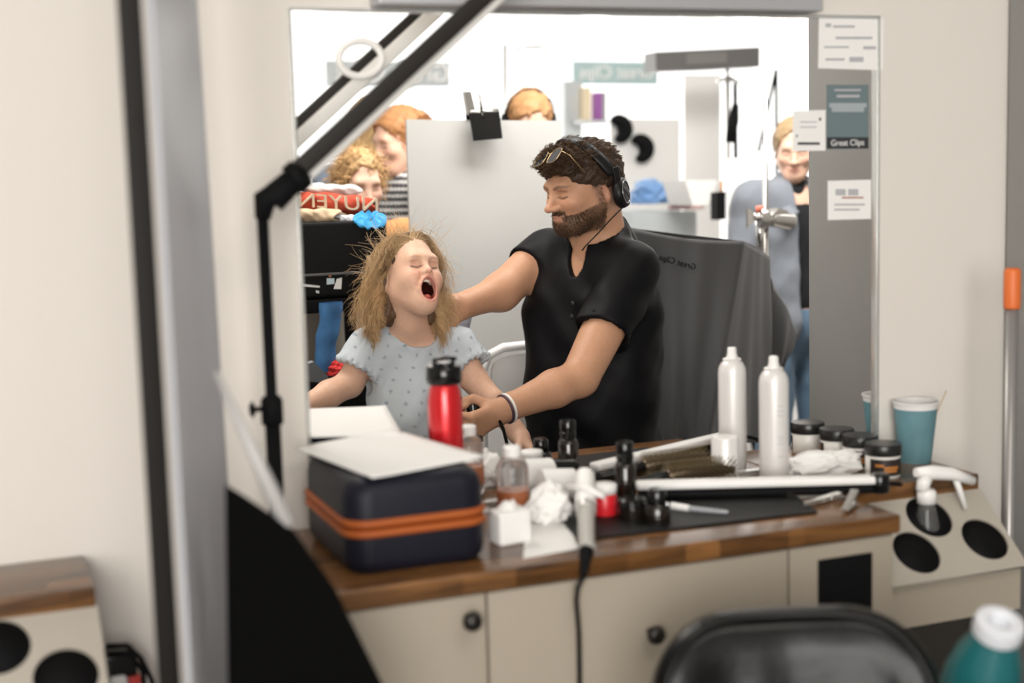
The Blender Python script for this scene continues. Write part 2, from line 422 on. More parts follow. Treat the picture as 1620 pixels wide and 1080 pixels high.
# bevelled glass edge of the big mirror and of the next station's mirror
EDGE = mat('mirror_edge', (0.62, 0.63, 0.61), 0.15, metal=0.6)
m = MB()
for x0, x1, z0, z1 in ((MX0-0.002, MX0+0.004, MZ0, MZ1), (MX1-0.004, MX1+0.002, MZ0, MZ1), (MX0-0.002, MX1+0.002, MZ1-0.004, MZ1+0.002), (MX0-0.002, MX1+0.002, MZ0-0.002, MZ0+0.004)):
    m.box(((x0+x1)/2, 0.003, (z0+z1)/2), (x1-x0, 0.018, z1-z0), bevel=0.001)
tag(m.build('mirror', EDGE, loc=((MX0+MX1)/2, 0, MZ0)), 'large frameless wall mirror above the cluttered wooden counter', 'mirror')
# ------------------------------------------------------------------ people
SKIN = attr_mat('skin', 0.48, 0.35, sss=0.12, bump=0.04, bscale=420, var=0.10, vscale=110)
HAIRM = attr_mat('hair', 0.55, 0.35, var=0.25, vscale=120)
CLOTH_N = attr_mat('dyed_cloth', 0.85, 0.2, bump=0.12, bscale=500, sheen=0.1)

def head_prims(fr, child=False, open_mouth=False):
    """face towards local -y, x to the right of someone looking at the face; origin between the ears at eye level"""
    H = lambda *a, **k: dict(fr=fr, **k)
    p = []
    E = lambda c, r, k=0.02, op='u', rot=(0, 0, 0): p.append(el(c, r, k, op, fr, rot))
    Rr = lambda a, b, r1, r2=None, k=0.02, op='u': p.append(rc(a, b, r1, r2, k, op, fr))
    dz = -0.002 if open_mouth else 0.0
    if child:
        E((0, 0.016, 0.036), (0.073, 0.092, 0.084), 0.01)
        E((0, -0.022, -0.036), (0.058, 0.060, 0.064), 0.04)
        E((0, -0.056, -0.090+dz), (0.021, 0.022, 0.019), 0.034)
        for sx in (-1, 1):
            Rr((sx*0.046, 0.005, -0.044), (sx*0.011, -0.055, -0.090+dz), 0.016, 0.012, 0.035)
            E((sx*0.036, -0.058, -0.030), (0.024, 0.022, 0.022), 0.025)
        Rr((-0.034, -0.071, 0.021), (0.034, -0.071, 0.021), 0.012, None, 0.022)
        for sx in (-1, 1):
            E((sx*0.027, -0.089, 0.001), (0.018, 0.013, 0.010), 0.012, 's')
            E((sx*0.027, -0.0665, 0.001), (0.0155, 0.013, 0.0115), 0.004)
            # squeezed-shut lids: crease and crow's feet
            Rr((sx*0.016, -0.0800, -0.002), (sx*0.028, -0.0815, -0.0050), 0.0012, None, 0.002, 's')
            Rr((sx*0.028, -0.0815, -0.0050), (sx*0.043, -0.0725, -0.001), 0.0012, None, 0.002, 's')
            Rr((sx*0.018, -0.081, 0.010), (sx*0.042, -0.074, 0.011), 0.0016, None, 0.004, 's')
            Rr((sx*0.016, -0.087, -0.024), (sx*0.031, -0.080, -0.058), 0.0022, 0.0015, 0.008, 's')
        Rr((0, -0.080, 0.004), (0, -0.093, -0.018), 0.0064, 0.0078, 0.012)
        E((0, -0.0975, -0.0205), (0.0078, 0.0082, 0.0072), 0.006)
        for sx in (-1, 1):
            E((sx*0.0098, -0.088, -0.0235), (0.0070, 0.0090, 0.0058), 0.004)
            E((sx*0.0058, -0.0955, -0.0275), (0.0034, 0.0042, 0.0030), 0.002, 's')
        if open_mouth:
            # lips as a stretched ring round the open mouth
            N = 14; ring = []
            for i in range(N):
                a = 2*math.pi*i/N; z = -0.068+0.0310*math.sin(a); x = 0.0250*math.cos(a)*(1.0 if math.sin(a) > 0 else 0.92)
                y = -0.0815-0.008*(1-(x/0.03)**2)+0.012*max(0, (-0.058-z)/0.04)
                ring.append((x, y, z))
            for i in range(N): Rr(ring[i], ring[(i+1) % N], 0.0046, None, 0.007)
            E((0, -0.075, -0.067), (0.0232, 0.060, 0.0292), 0.004, 's')
            E((0, -0.052, -0.066), (0.025, 0.032, 0.029), 0.004, 's')
            E((0, -0.056, -0.084), (0.0165, 0.026, 0.010), 0.004)            # tongue
            for i in range(7):                                              # upper teeth
                x = -0.0150+0.0050*i; E((x, -0.0790+26*x*x, -0.0420), (0.0026, 0.0025, 0.0046), 0.001)
            for i in range(6):
                x = -0.0095+0.0038*i; E((x, -0.0705+60*x*x*0.4, -0.0895), (0.0019, 0.0022, 0.0042), 0.001)
        ex, ey, ez = 0.067, 0.012, -0.012
    else:
        E((0, 0.014, 0.034), (0.077, 0.098, 0.088), 0.01)
        E((0, -0.026, -0.040), (0.061, 0.066, 0.074), 0.04)
        E((0, -0.066, -0.094), (0.028, 0.024, 0.022), 0.03)
        for sx in (-1, 1):
            Rr((sx*0.056, 0.008, -0.055), (sx*0.018, -0.064, -0.096), 0.020, 0.016, 0.035)
            E((sx*0.040, -0.062, -0.026), (0.024, 0.024, 0.02), 0.025)
        Rr((-0.036, -0.078, 0.024), (0.036, -0.078, 0.024), 0.014, None, 0.02)
        for sx in (-1, 1):
            E((sx*0.032, -0.100, 0.002), (0.020, 0.015, 0.012), 0.012, 's')
            E((sx*0.032, -0.0745, -0.001), (0.0165, 0.0145, 0.0135), 0.004)
            Rr((sx*0.018, -0.0872, -0.0045), (sx*0.032, -0.0900, -0.0085), 0.0012, None, 0.002, 's')
            Rr((sx*0.032, -0.0900, -0.0085), (sx*0.046, -0.0825, -0.0045), 0.0012, None, 0.002, 's')
            Rr((sx*0.018, -0.089, 0.008), (sx*0.046, -0.082, 0.009), 0.0015, None, 0.004, 's')
        Rr((0, -0.088, 0.010), (0, -0.114, -0.030), 0.0085, 0.0105, 0.012)
        E((0, -0.116, -0.033), (0.0105, 0.0105, 0.0098), 0.008)
        for sx in (-1, 1):
            E((sx*0.0125, -0.103, -0.036), (0.0092, 0.0125, 0.0082), 0.006)
            E((sx*0.0065, -0.112, -0.0425), (0.004, 0.006, 0.003), 0.002, 's')
        E((0, -0.0935, -0.0605), (0.024, 0.0105, 0.0058), 0.006)
        E((0, -0.0930, -0.0715), (0.020, 0.0115, 0.0068), 0.006)
        Rr((-0.021, -0.0975, -0.0655), (0, -0.1045, -0.0650), 0.0012, None, 0.002, 's')
        Rr((0.021, -0.0975, -0.0655), (0, -0.1045, -0.0650), 0.0012, None, 0.002, 's')
        ex, ey, ez = 0.0755, 0.012, -0.024
    for sx in (-1, 1):
        E((sx*ex, ey, ez), (0.0095, 0.0175, 0.030), 0.006, 'u', (12, 0, sx*-18))
        E((sx*(ex+0.008), ey-0.003, ez+0.002), (0.006, 0.009, 0.017), 0.004, 's', (12, 0, sx*-18))
        E((sx*(ex+0.001), ey-0.012, ez-0.004), (0.005, 0.005, 0.007), 0.004, 'u')
    return p
def hand_prims(w, a, s, curl=(25, 35, 25), sc=1.0, spread=0.0, thumb=0.6, thumb_curl=0.3, fist=False):
    """w wrist, a wrist-to-finger direction, s thumb side; the fingers close towards a x s"""
    w = np.array(w, float); a = np.array(a, float); a /= np.linalg.norm(a); s = np.array(s, float); s -= a*(s @ a); s /= np.linalg.norm(s)
    n = np.cross(a, s)                                 # palm side
    p = []
    lens = [(0.041, 0.025, 0.020), (0.045, 0.029, 0.021), (0.041, 0.027, 0.021), (0.033, 0.020, 0.018)]
    offs = [0.031, 0.010, -0.011, -0.030]; fwd = [0.086, 0.090, 0.084, 0.074]
    rr = [0.0092, 0.0094, 0.0090, 0.0080]
    p.append(rc(w-a*0.03*sc, w+a*0.01*sc, 0.027*sc, 0.026*sc, 0.02))
    for i in range(4):
        kn = w+a*fwd[i]*sc+s*offs[i]*sc
        p.append(rc(w+s*offs[i]*0.55*sc+a*0.012*sc, kn, 0.0155*sc, 0.0122*sc, 0.014))
    for i in range(4):
        q = w+a*fwd[i]*sc+s*offs[i]*sc; ang = 0.0
        p.append(el(q, (0.0118*sc,)*3, 0.006))
        for j in range(3):
            ang += R_(curl[j]*(1+0.06*i)); d = a*math.cos(ang)+n*math.sin(ang)+s*(spread*(1.5-i)*0.12)
            d /= np.linalg.norm(d); q2 = q+d*lens[i][j]*sc
            p.append(rc(q, q2, rr[i]*sc*(1-0.06*j), rr[i]*sc*(0.94-0.06*j), 0.0035)); q = q2
    b = w+a*0.020*sc+s*0.020*sc+n*0.010*sc
    t1 = b+(s*thumb+a*0.62+n*(0.2+thumb_curl))*0.048*sc
    d2 = a*0.85+s*(0.25-thumb_curl*0.8)+n*thumb_curl; d2 /= np.linalg.norm(d2); t2 = t1+d2*0.032*sc
    d3 = a*0.80-s*thumb_curl*0.9+n*thumb_curl*0.6; d3 /= np.linalg.norm(d3); t3 = t2+d3*0.024*sc
    p += [rc(b, t1, 0.0150*sc, 0.0118*sc, 0.014), rc(t1, t2, 0.0112*sc, 0.0100*sc, 0.004), rc(t2, t3, 0.0100*sc, 0.0082*sc, 0.004)]
    return p
# ---- the girl: sitting, face to the mirror, head thrown back, mouth wide open
def build_girl():
    V = lambda px, py, y: np.array(P(px, py, y))
    g = root('person', 'girl with blown wavy blond hair and pale blue dotted tee, eyes shut, mouth wide open', 'person', (1.0, 0.93, 0.62), world=True)
    ho = V(650, 440, 0.88); hf = frame(ho, yaw=11, tilt=-25, roll=8, s=np.array([0.755, 0.93, 0.86]))
    shc = V(655, 552, 0.93)                                     # between the shoulders
    shl, shr = V(582, 553, 0.935), V(722, 549, 0.965)
    nk = to_world(hf, (0, 0.030, -0.075))
    pelvis = np.array([shc[0]+0.005, 0.96, 0.70])
    body = head_prims(hf, True, True)
    torso = [el(shc+[0, 0.005, -0.085], (0.105, 0.068, 0.115), 0.02),
             rc(shl+[0.02, 0, 0.0], shr+[-0.02, 0, 0.0], 0.037, 0.037, 0.05),
             rc(shc+[0, 0.0, -0.15], pelvis+[0, 0, 0.06], 0.088, 0.092, 0.05),
             el(pelvis, (0.12, 0.095, 0.085), 0.04)]
    neck = [rc(shc+[0, 0.01, 0.015], nk, 0.040, 0.038, 0.022), rc(shc+[-0.05, 0.01, 0.01], nk+[0, 0.01, -0.03], 0.024, 0.022, 0.03), rc(shc+[0.05, 0.01, 0.01], nk+[0, 0.01, -0.03], 0.024, 0.022, 0.03)]
    # arms
    el_l, wr_l = V(553, 607, 0.93), V(470, 648, 0.86)
    el_r, wr_r = V(752, 602, 0.92), V(822, 690, 0.80)
    arms = []
    for sh, e_, w_ in ((shl, el_l, wr_l), (shr, el_r, wr_r)):
        arms += [rc(sh, e_, 0.037, 0.031, 0.02), rc(e_, e_*0.6+w_*0.4, 0.031, 0.0305, 0.012), rc(e_*0.6+w_*0.4, w_, 0.0305, 0.0195, 0.012)]
    hl = hand_prims(wr_l, wr_l-el_l+np.array([0, 0, -0.03]), (0.2, -1, 0.2), (22, 30, 20), 0.68)
    hr = hand_prims(wr_r, wr_r-el_r, (-0.3, -1, 0.3), (25, 35, 20), 0.68)
    legs = []
    for sx in (-1, 1):
        hip = pelvis+[sx*0.06, -0.02, -0.02]; kn = hip+[sx*0.03, -0.20, -0.03]; an = kn+[0, 0.02, -0.30]
        legs += [rc(hip, kn, 0.066, 0.047, 0.03), rc(kn, an, 0.045, 0.030, 0.02), rc(an, an+[0, -0.09, -0.045], 0.030, 0.022, 0.015)]
    prims = body+neck+torso+arms+hl+hr+legs
    xs = axis((0.60, 0.86, 0.0045), (0.86, 1.10, 0.0022), (1.10, 1.32, 0.0042))
    ys = axis((0.58, 0.74, 0.006), (0.74, 0.90, 0.0022), (0.90, 1.10, 0.005))
    zs = axis((0.26, 0.80, 0.010), (0.80, 1.07, 0.0045), (1.07, 1.40, 0.0022))
    vv, q = surface(prims, xs, ys, zs); vv = relax(vv, q, 1, 0.35)
    c = np.tile(np.array([[0.68, 0.425, 0.305]]), (len(vv), 1))
    L = ((vv-hf[0]) @ hf[1])/hf[2]
    onhead = (vv[:, 2] > shc[2]+0.02)
    for sx in (-1, 1): c = mixc(c, (0.70, 0.33, 0.235), 0.55*gauss(L, (sx*0.036, -0.07, -0.028), (0.022, 0.03, 0.020))*onhead)
    c = mixc(c, (0.69, 0.34, 0.245), 0.6*gauss(L, (0, -0.10, -0.024), (0.012, 0.015, 0.010))*onhead)
    for sx in (-1, 1):
        c = mixc(c, (0.65, 0.33, 0.24), 0.5*gauss(L, (sx*0.027, -0.08, 0.0), (0.018, 0.02, 0.009))*onhead)
        for t in np.linspace(0, 1, 7):      # lash line
            x = sx*(0.014+0.027*t); zz = -0.002-0.0032*math.sin(math.pi*min(1, t*1.05)); yy = -0.080-0.0015*math.sin(math.pi*t)+0.008*max(0, t-0.5)
            c = mixc(c, (0.10, 0.05, 0.035), 0.95*gauss(L, (x, yy, zz), (0.0038, 0.010, 0.0023))*onhead)
        for t in np.linspace(0, 1, 7):      # brow
            c = mixc(c, (0.42, 0.25, 0.15), 0.5*gauss(L, (sx*(0.013+0.030*t), -0.082, 0.017+0.006*math.sin(2.4*t)), (0.0045, 0.012, 0.0026))*onhead)
    ang = np.arctan2((L[:, 2]+0.068)/0.0310, L[:, 0]/0.0245); rad = np.hypot((L[:, 2]+0.068)/0.0310, L[:, 0]/0.0245)
    lip = np.exp(-((rad-1.02)/0.17)**2)*(L[:, 1] < -0.066)*onhead
    c = mixc(c, (0.60, 0.235, 0.19), 0.8*lip)
    ins = np.maximum((rad < 0.93)*(L[:, 1] > -0.092)*(L[:, 1] < 0.0), (np.abs(L[:, 0]) < 0.0265)*(L[:, 1] > -0.073)*(L[:, 1] < 0.0)*(L[:, 2] > -0.099)*(L[:, 2] < -0.036))*onhead*1.0
    depth = np.clip((L[:, 1]+0.085)/0.010, 0, 1)
    c = mixc(c, (0.055, 0.010, 0.008), ins*depth)
    c = mixc(c, (0.50, 0.13, 0.10), ins*(L[:, 2] < -0.0735)*(L[:, 1] < -0.02)*(L[:, 2] > -0.0975))
    teeth = ins*((np.abs(L[:, 2]+0.0420) < 0.0058)*(L[:, 1] < -0.066))
    c = mixc(c, (0.78, 0.72, 0.62), np.clip(teeth, 0, 1)*1.0)
    np_mesh('body', vv, q, SKIN, g, c)
    # ---- tee
    tee_m = attr_mat('dotted_jersey', 0.85, 0.15, bump=0.08, bscale=700)
    hem = [half(shc+[0, 0.0, 0.0], (0, 0, -1), fr=None)]
    sl = [rc(shl, shl+(el_l-shl)*0.62, 0.050, 0.058, 0.03), rc(shr, shr+(el_r-shr)*0.62, 0.050, 0.058, 0.03)]
    infl = [el(shc+[0, 0.005, -0.085], (0.113, 0.077, 0.125), 0.02), rc(shl+[0.01, 0, 0.004], shr+[-0.01, 0, 0.004], 0.045, 0.045, 0.05),
            rc(shc+[0, -0.002, -0.16], pelvis+[0, 0, 0.05], 0.100, 0.112, 0.06), rc(shc+[0, 0.008, 0.012], nk*0.45+shc*0.55, 0.058, 0.05, 0.03)]
    nf = frame(shc+np.array([0, -0.02, 0.045]), tilt=26)
    cut = [el((0, 0, 0.030), (0.070, 0.085, 0.055), 0.006, 's', nf)]
    cutw = [half(pelvis+[0, 0, -0.02], (0, 0, -1), 0.004)]
    for sh, e_ in ((shl, el_l), (shr, el_r)):
        d = (e_-sh)/np.linalg.norm(e_-sh)
        # sleeves stop on the upper arm
        cutw.append(('hp', 's', 0.004, None, sh+d*0.60*np.linalg.norm(e_-sh), -d, 0, 0))
    sleeve_cut_l, sleeve_cut_r = cutw[1], cutw[2]
    def dis(qq): return 0.0016*wob(qq, 46, 1, 0.4)+0.0028*wob(qq*np.array([1.6, 1, 0.7]), 17, 1, 2.0)
    def one(pr, xs, ys, zs): return surface(pr, xs, ys, zs, dis)
    xs = axis((0.72, 1.24, 0.0042)); ys = axis((0.76, 1.12, 0.0045)); zs = axis((0.62, 1.15, 0.0042))
    hollow = [rc(sh+(e_-sh)*0.35, sh+(e_-sh)*0.9, 0.030, 0.056, 0.004, 's') for sh, e_ in ((shl, el_l), (shr, el_r))]
    # each sleeve is cut square by its own plane: build sleeves as capsules clipped, then joined to the trunk
    prs = []
    for (sh, e_), s_ in zip(((shl, el_l), (shr, el_r)), sl):
        d = (e_-sh)/np.linalg.norm(e_-sh)
        prs.append((s_, half(sh+d*0.60*np.linalg.norm(e_-sh), d, 0.003)))
    vs = []; qs = []; n = 0
    def disf(qq):
        return dis(qq)
    all_p = [prs[0][0], prs[0][1]]
    # sequential field: (left sleeve cut) then (right sleeve) joined through a second pass
    def tee_field(qq):
        a = field(qq, [prs[0][0], prs[0][1]]); b = field(qq, [prs[1][0], prs[1][1]]); t = field(qq, infl)
        def sm(x, y, k): h = np.clip(0.5+0.5*(y-x)/k, 0, 1); return y*(1-h)+x*h-k*h*(1-h)
        d = sm(sm(a, t, 0.03), b, 0.03)
        for pr in hollow+cut+[cutw[0]]:
            e = _d1(qq, pr); d = np.maximum(d, -e) if pr[1] == 's' else np.maximum(d, e)
        return d+dis(qq)
    vv, q = surface_fn(tee_field, xs, ys, zs); vv = relax(vv, q, 1, 0.4)
    for (sh, e_) in ((shl, el_l), (shr, el_r)):              # frilled sleeve hem
        d = (e_-sh)/np.linalg.norm(e_-sh); t = (vv-sh) @ d-0.60*np.linalg.norm(e_-sh); w_ = np.exp(-(t/0.010)**2)*(np.linalg.norm(vv-sh-np.outer((vv-sh) @ d, d), axis=1) < 0.075)
        rad = vv-sh-np.outer((vv-sh) @ d, d); rn = np.linalg.norm(rad, axis=1, keepdims=True)+1e-6
        u = np.cross(d, [0, 0, 1.0]); u /= np.linalg.norm(u); v_ = np.cross(d, u); an = np.arctan2(rad @ v_, rad @ u)
        vv = vv+(rad/rn)*(w_*0.004*np.sin(an*19))[:, None]+np.outer(w_*0.003*np.cos(an*19+1), d)
    c = np.tile(np.array([[0.50, 0.545, 0.585]]), (len(vv), 1))
    # sprigs printed in staggered rows
    gx = vv[:, 0]/0.036; gz = vv[:, 2]/0.026; row = np.floor(gz); gx = gx+0.5*(row % 2)+0.23*row
    dx = (gx-np.floor(gx)-0.5)*0.036; dzz = (gz-row-0.5)*0.026
    c = mixc(c, (0.27, 0.31, 0.36), 0.85*((dx**2+dzz**2) < 0.0034**2))
    np_mesh('tee_shirt', vv, q, tee_m, g, c)
    neckband = MB(); ring = []
    for i in range(40):
        a = 2*math.pi*i/40; ring.append(to_world(nf, (0.0665*math.cos(a), 0.081*math.sin(a), -0.0)))
    # shorts
    sh_p = [el(pelvis, (0.130, 0.105, 0.095), 0.03)]+[rc(pelvis+[sx*0.06, -0.02, -0.02], pelvis+[sx*0.085, -0.17, -0.045], 0.076, 0.066, 0.03) for sx in (-1, 1)]
    vv, q = surface(sh_p, axis((0.80, 1.22, 0.01)), axis((0.68, 1.10, 0.01)), axis((0.54, 0.82, 0.01)))
    np_mesh('shorts', vv, q, CLOTH_N, g, np.tile([[0.06, 0.08, 0.14]], (len(vv), 1)))
    # ---- hair: under-volume plus several thousand locks and blown wisps
    hp = [el((0, 0.020, 0.040), (0.0765, 0.096, 0.087), 0.01, 'u', hf), el((0, 0.060, -0.040), (0.070, 0.050, 0.085), 0.03, 'u', hf),
          rc((-0.066, 0.040, 0.0), (-0.078, 0.055, -0.085), 0.020, 0.022, 0.03, 'u', hf), rc((0.066, 0.040, 0.0), (0.076, 0.050, -0.085), 0.020, 0.022, 0.03, 'u', hf),
          el((0, -0.082, -0.006), (0.076, 0.104, 0.128), 0.012, 's', hf), el((0, -0.01, -0.12), (0.052, 0.065, 0.080), 0.01, 's', hf),
          el((-0.075, -0.004, -0.018), (0.02, 0.024, 0.028), 0.01, 's', hf)]
    vv, q = surface(hp, axis((0.80, 1.16, 0.004)), axis((0.74, 1.10, 0.004)), axis((1.02, 1.40, 0.004)), lambda z: 0.003*wob(z*np.array([1.4, 1.4, 0.5]), 70))
    rng = np.random.RandomState(3)
    def hair_col(n, r):
        t = r.rand(n)[:, None]**1.2; return (1-t)*np.array([0.36, 0.21, 0.09])+t*np.array([0.82, 0.58, 0.33])
    N = 15000; K = 16
    th = rng.rand(N*4)*2*math.pi; zz = rng.rand(N*4)*1.35-0.35
    sp = np.stack([np.sqrt(np.clip(1-zz**2, 0, 1))*np.cos(th), np.sqrt(np.clip(1-zz**2, 0, 1))*np.sin(th), zz], 1)
    rt = sp*np.array([0.073, 0.092, 0.083])+np.array([0, 0.018, 0.038])
    ok = (rt[:, 1] > -0.060+0.70*np.clip(0.080-rt[:, 2], 0, 0.085))          # the hairline: high over the brow, back to the ears
    rt = rt[ok][:N]; sp = sp[ok][:N]; N = len(rt)
    side = np.where(rt[:, 0] > 0.012*np.sin(rt[:, 1]*40), 1.0, -1.0)
    lock = np.floor((np.arctan2(rt[:, 0], rt[:, 1]+0.03)+3.2)*9)+17*np.floor(rt[:, 2]*60)
    lr = np.random.RandomState(5).rand(4000, 4)[(lock.astype(int) % 4000)]      # one set of numbers for each lock
    ln = (0.168+0.048*lr[:, 0]+0.03*rng.rand(N))*np.where(rt[:, 2] > 0.08, 1.22, np.where(rt[:, 2] < 0.0, 0.72, 1.0))
    p = np.zeros((N, K, 3)); p[:, 0] = rt; ph = lr[:, 1]*6.28+rng.randn(N)*0.18; fq = 1.3+1.3*lr[:, 2]; wild = rng.rand(N)**9
    n0 = sp/np.array([0.073, 0.092, 0.083]); n0 /= np.linalg.norm(n0, axis=1, keepdims=True)
    back = np.stack([side*0.40, np.full(N, 0.95), np.full(N, 0.02)], 1); back -= n0*(back*n0).sum(1, keepdims=True); back /= np.linalg.norm(back, axis=1, keepdims=True)
    d0 = back+n0*(0.10+0.22*rng.rand(N))[:, None]
    cen = np.array([0, 0.016, 0.030]); rad3 = np.array([0.078, 0.098, 0.090])
    for k in range(1, K):
        t = k/(K-1); wgt = min(1.0, t*1.9)
        aim = np.stack([side*(0.10-0.10*t), 0.02-0.22*t+0*side, -1.0+0*side], 1)
        dd = d0*(1-wgt)+aim*wgt
        amp = 0.04+0.34*t*t
        dd = dd+np.stack([np.cos(ph+fq*t*6), np.sin(ph+fq*t*6), 0.35*np.sin(ph*2+fq*t*5)], 1)*amp
        dd += rng.randn(N, 3)*0.015+wild[:, None]*np.stack([side*0.9, 0.2*np.cos(ph), 0.5*np.sin(ph*3)+0.5], 1)*t
        dd /= np.linalg.norm(dd, axis=1, keepdims=True)
        nx = p[:, k-1]+dd*(ln/(K-1))[:, None]
        e = (nx-cen)/rad3; r_ = np.linalg.norm(e, axis=1); f = np.where(r_ < 1, 1/np.maximum(r_, 1e-3), 1)[:, None]
        nx = cen+(nx-cen)*f
        nx[:, 1] = np.minimum(nx[:, 1], np.maximum(0.100-0.035*t, 0.085+0.5*np.maximum(0, -0.07-nx[:, 2]))+0.03*lr[:, 2])
        onf = (nx[:, 1] < -0.040)*(np.abs(nx[:, 0]) < 0.070)*(nx[:, 2] < 0.055)
        nx[:, 1] = np.where(onf, np.maximum(nx[:, 1], -0.040), nx[:, 1]); nx[:, 0] = np.where(onf, np.sign(nx[:, 0]+1e-6)*np.maximum(np.abs(nx[:, 0]), 0.064), nx[:, 0])
        lim = -0.040+0.066*np.clip((0.050-nx[:, 2])/0.058, 0, 1); nx[:, 1] = np.where(nx[:, 2] < 0.05, np.maximum(nx[:, 1], lim), nx[:, 1])
        jaw = (nx[:, 2] < -0.03)*(np.abs(nx[:, 0]) < np.where(nx[:, 2] < -0.09, 0.080, 0.058))*(nx[:, 1] < 0.05); lim2 = 0.05+0.55*np.maximum(0, -0.055-nx[:, 2])+0.02*(nx[:, 2] < -0.09); jaw = (nx[:, 2] < -0.03)*(np.abs(nx[:, 0]) < np.where(nx[:, 2] < -0.09, 0.085, 0.058))*(nx[:, 1] < lim2); nx[:, 1] = np.where(jaw, lim2, nx[:, 1])
        p[:, k] = nx
    tk = np.linspace(0, 1, K)[None]; lx = 0.150+0.045*lr[:, 0:1]+0.02*rng.rand(N, 1); p[:, :, 0] = lx*np.tanh(p[:, :, 0]/lx*1.02)
    cu = tk**2*(0.006+0.016*lr[:, 1:2]); pc = lr[:, 2:3]*6.28+tk*(7+5*lr[:, 3:4]); p[:, :, 0] += side[:, None]*cu*np.cos(pc)+side[:, None]*0.012*tk**4; p[:, :, 2] += cu*0.6*np.sin(pc*0.8); p[:, :, 1] += cu*0.5*np.sin(pc)
    rad = (0.00042+0.00030*rng.rand(N))[:, None]*np.linspace(1, 0.35, K)[None]
    # flying wisps
    M_ = 460; i0 = rng.randint(0, N, M_); s0 = rt[i0]; dn = sp[i0].copy(); dn[:, 2] += 0.35; dn[:, 0] *= 1.3; dn /= np.linalg.norm(dn, axis=1, keepdims=True)
    w_ = np.zeros((M_, K, 3)); w_[:, 0] = s0; ph = rng.rand(M_)*6.28; L2 = 0.025+0.10*rng.rand(M_)**2.2; cv = rng.randn(M_, 3)*0.7
    for k in range(1, K):
        t = k/(K-1); dd = dn+cv*t+np.stack([np.sin(ph+3*t), 0.2*np.cos(ph), np.cos(ph+2.6*t)], 1)*0.55*t
        dd /= np.linalg.norm(dd, axis=1, keepdims=True); w_[:, k] = w_[:, k-1]+dd*(L2/(K-1))[:, None]
    # the lock that stands out to the side above the ear
    lk = 60; l0 = np.array([-0.076, 0.03, -0.005])+rng.randn(lk, 3)*0.007; lw = np.zeros((lk, K, 3)); tip = rng.rand(lk)
    for k in range(K):
        t = k/(K-1); sq = 1-0.75*t
        lw[:, k] = np.array([-0.076, 0.03, -0.005])+(l0-np.array([-0.076, 0.03, -0.005]))*sq+np.stack([-0.052*t-0.004*tip*t, np.full(lk, -0.02*t), 0.014*t+0.050*t*t+0*tip], 1)
    w_ = np.concatenate([w_, lw]); rw = np.full((len(w_), 1), 0.00050)*np.linspace(1, 0.4, K)[None]
    al = np.concatenate([p, w_]); ra = np.concatenate([rad, rw])
    V2, Q2 = strands((al.reshape(-1, 3)*hf[2] @ hf[1].T+hf[0]).reshape(al.shape), ra)
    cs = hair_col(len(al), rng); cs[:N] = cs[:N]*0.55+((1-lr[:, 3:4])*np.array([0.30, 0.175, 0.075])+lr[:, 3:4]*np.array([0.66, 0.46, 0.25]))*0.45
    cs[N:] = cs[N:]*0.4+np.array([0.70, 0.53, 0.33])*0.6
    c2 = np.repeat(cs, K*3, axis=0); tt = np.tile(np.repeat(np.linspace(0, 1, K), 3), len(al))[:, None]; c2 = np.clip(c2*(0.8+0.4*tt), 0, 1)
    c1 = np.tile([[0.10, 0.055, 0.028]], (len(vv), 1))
    np_mesh('hair', np.concatenate([vv, V2]), np.concatenate([q, Q2+len(vv)]), HAIRM, g, np.concatenate([c1, c2]))
    return g
girl = build_girl()
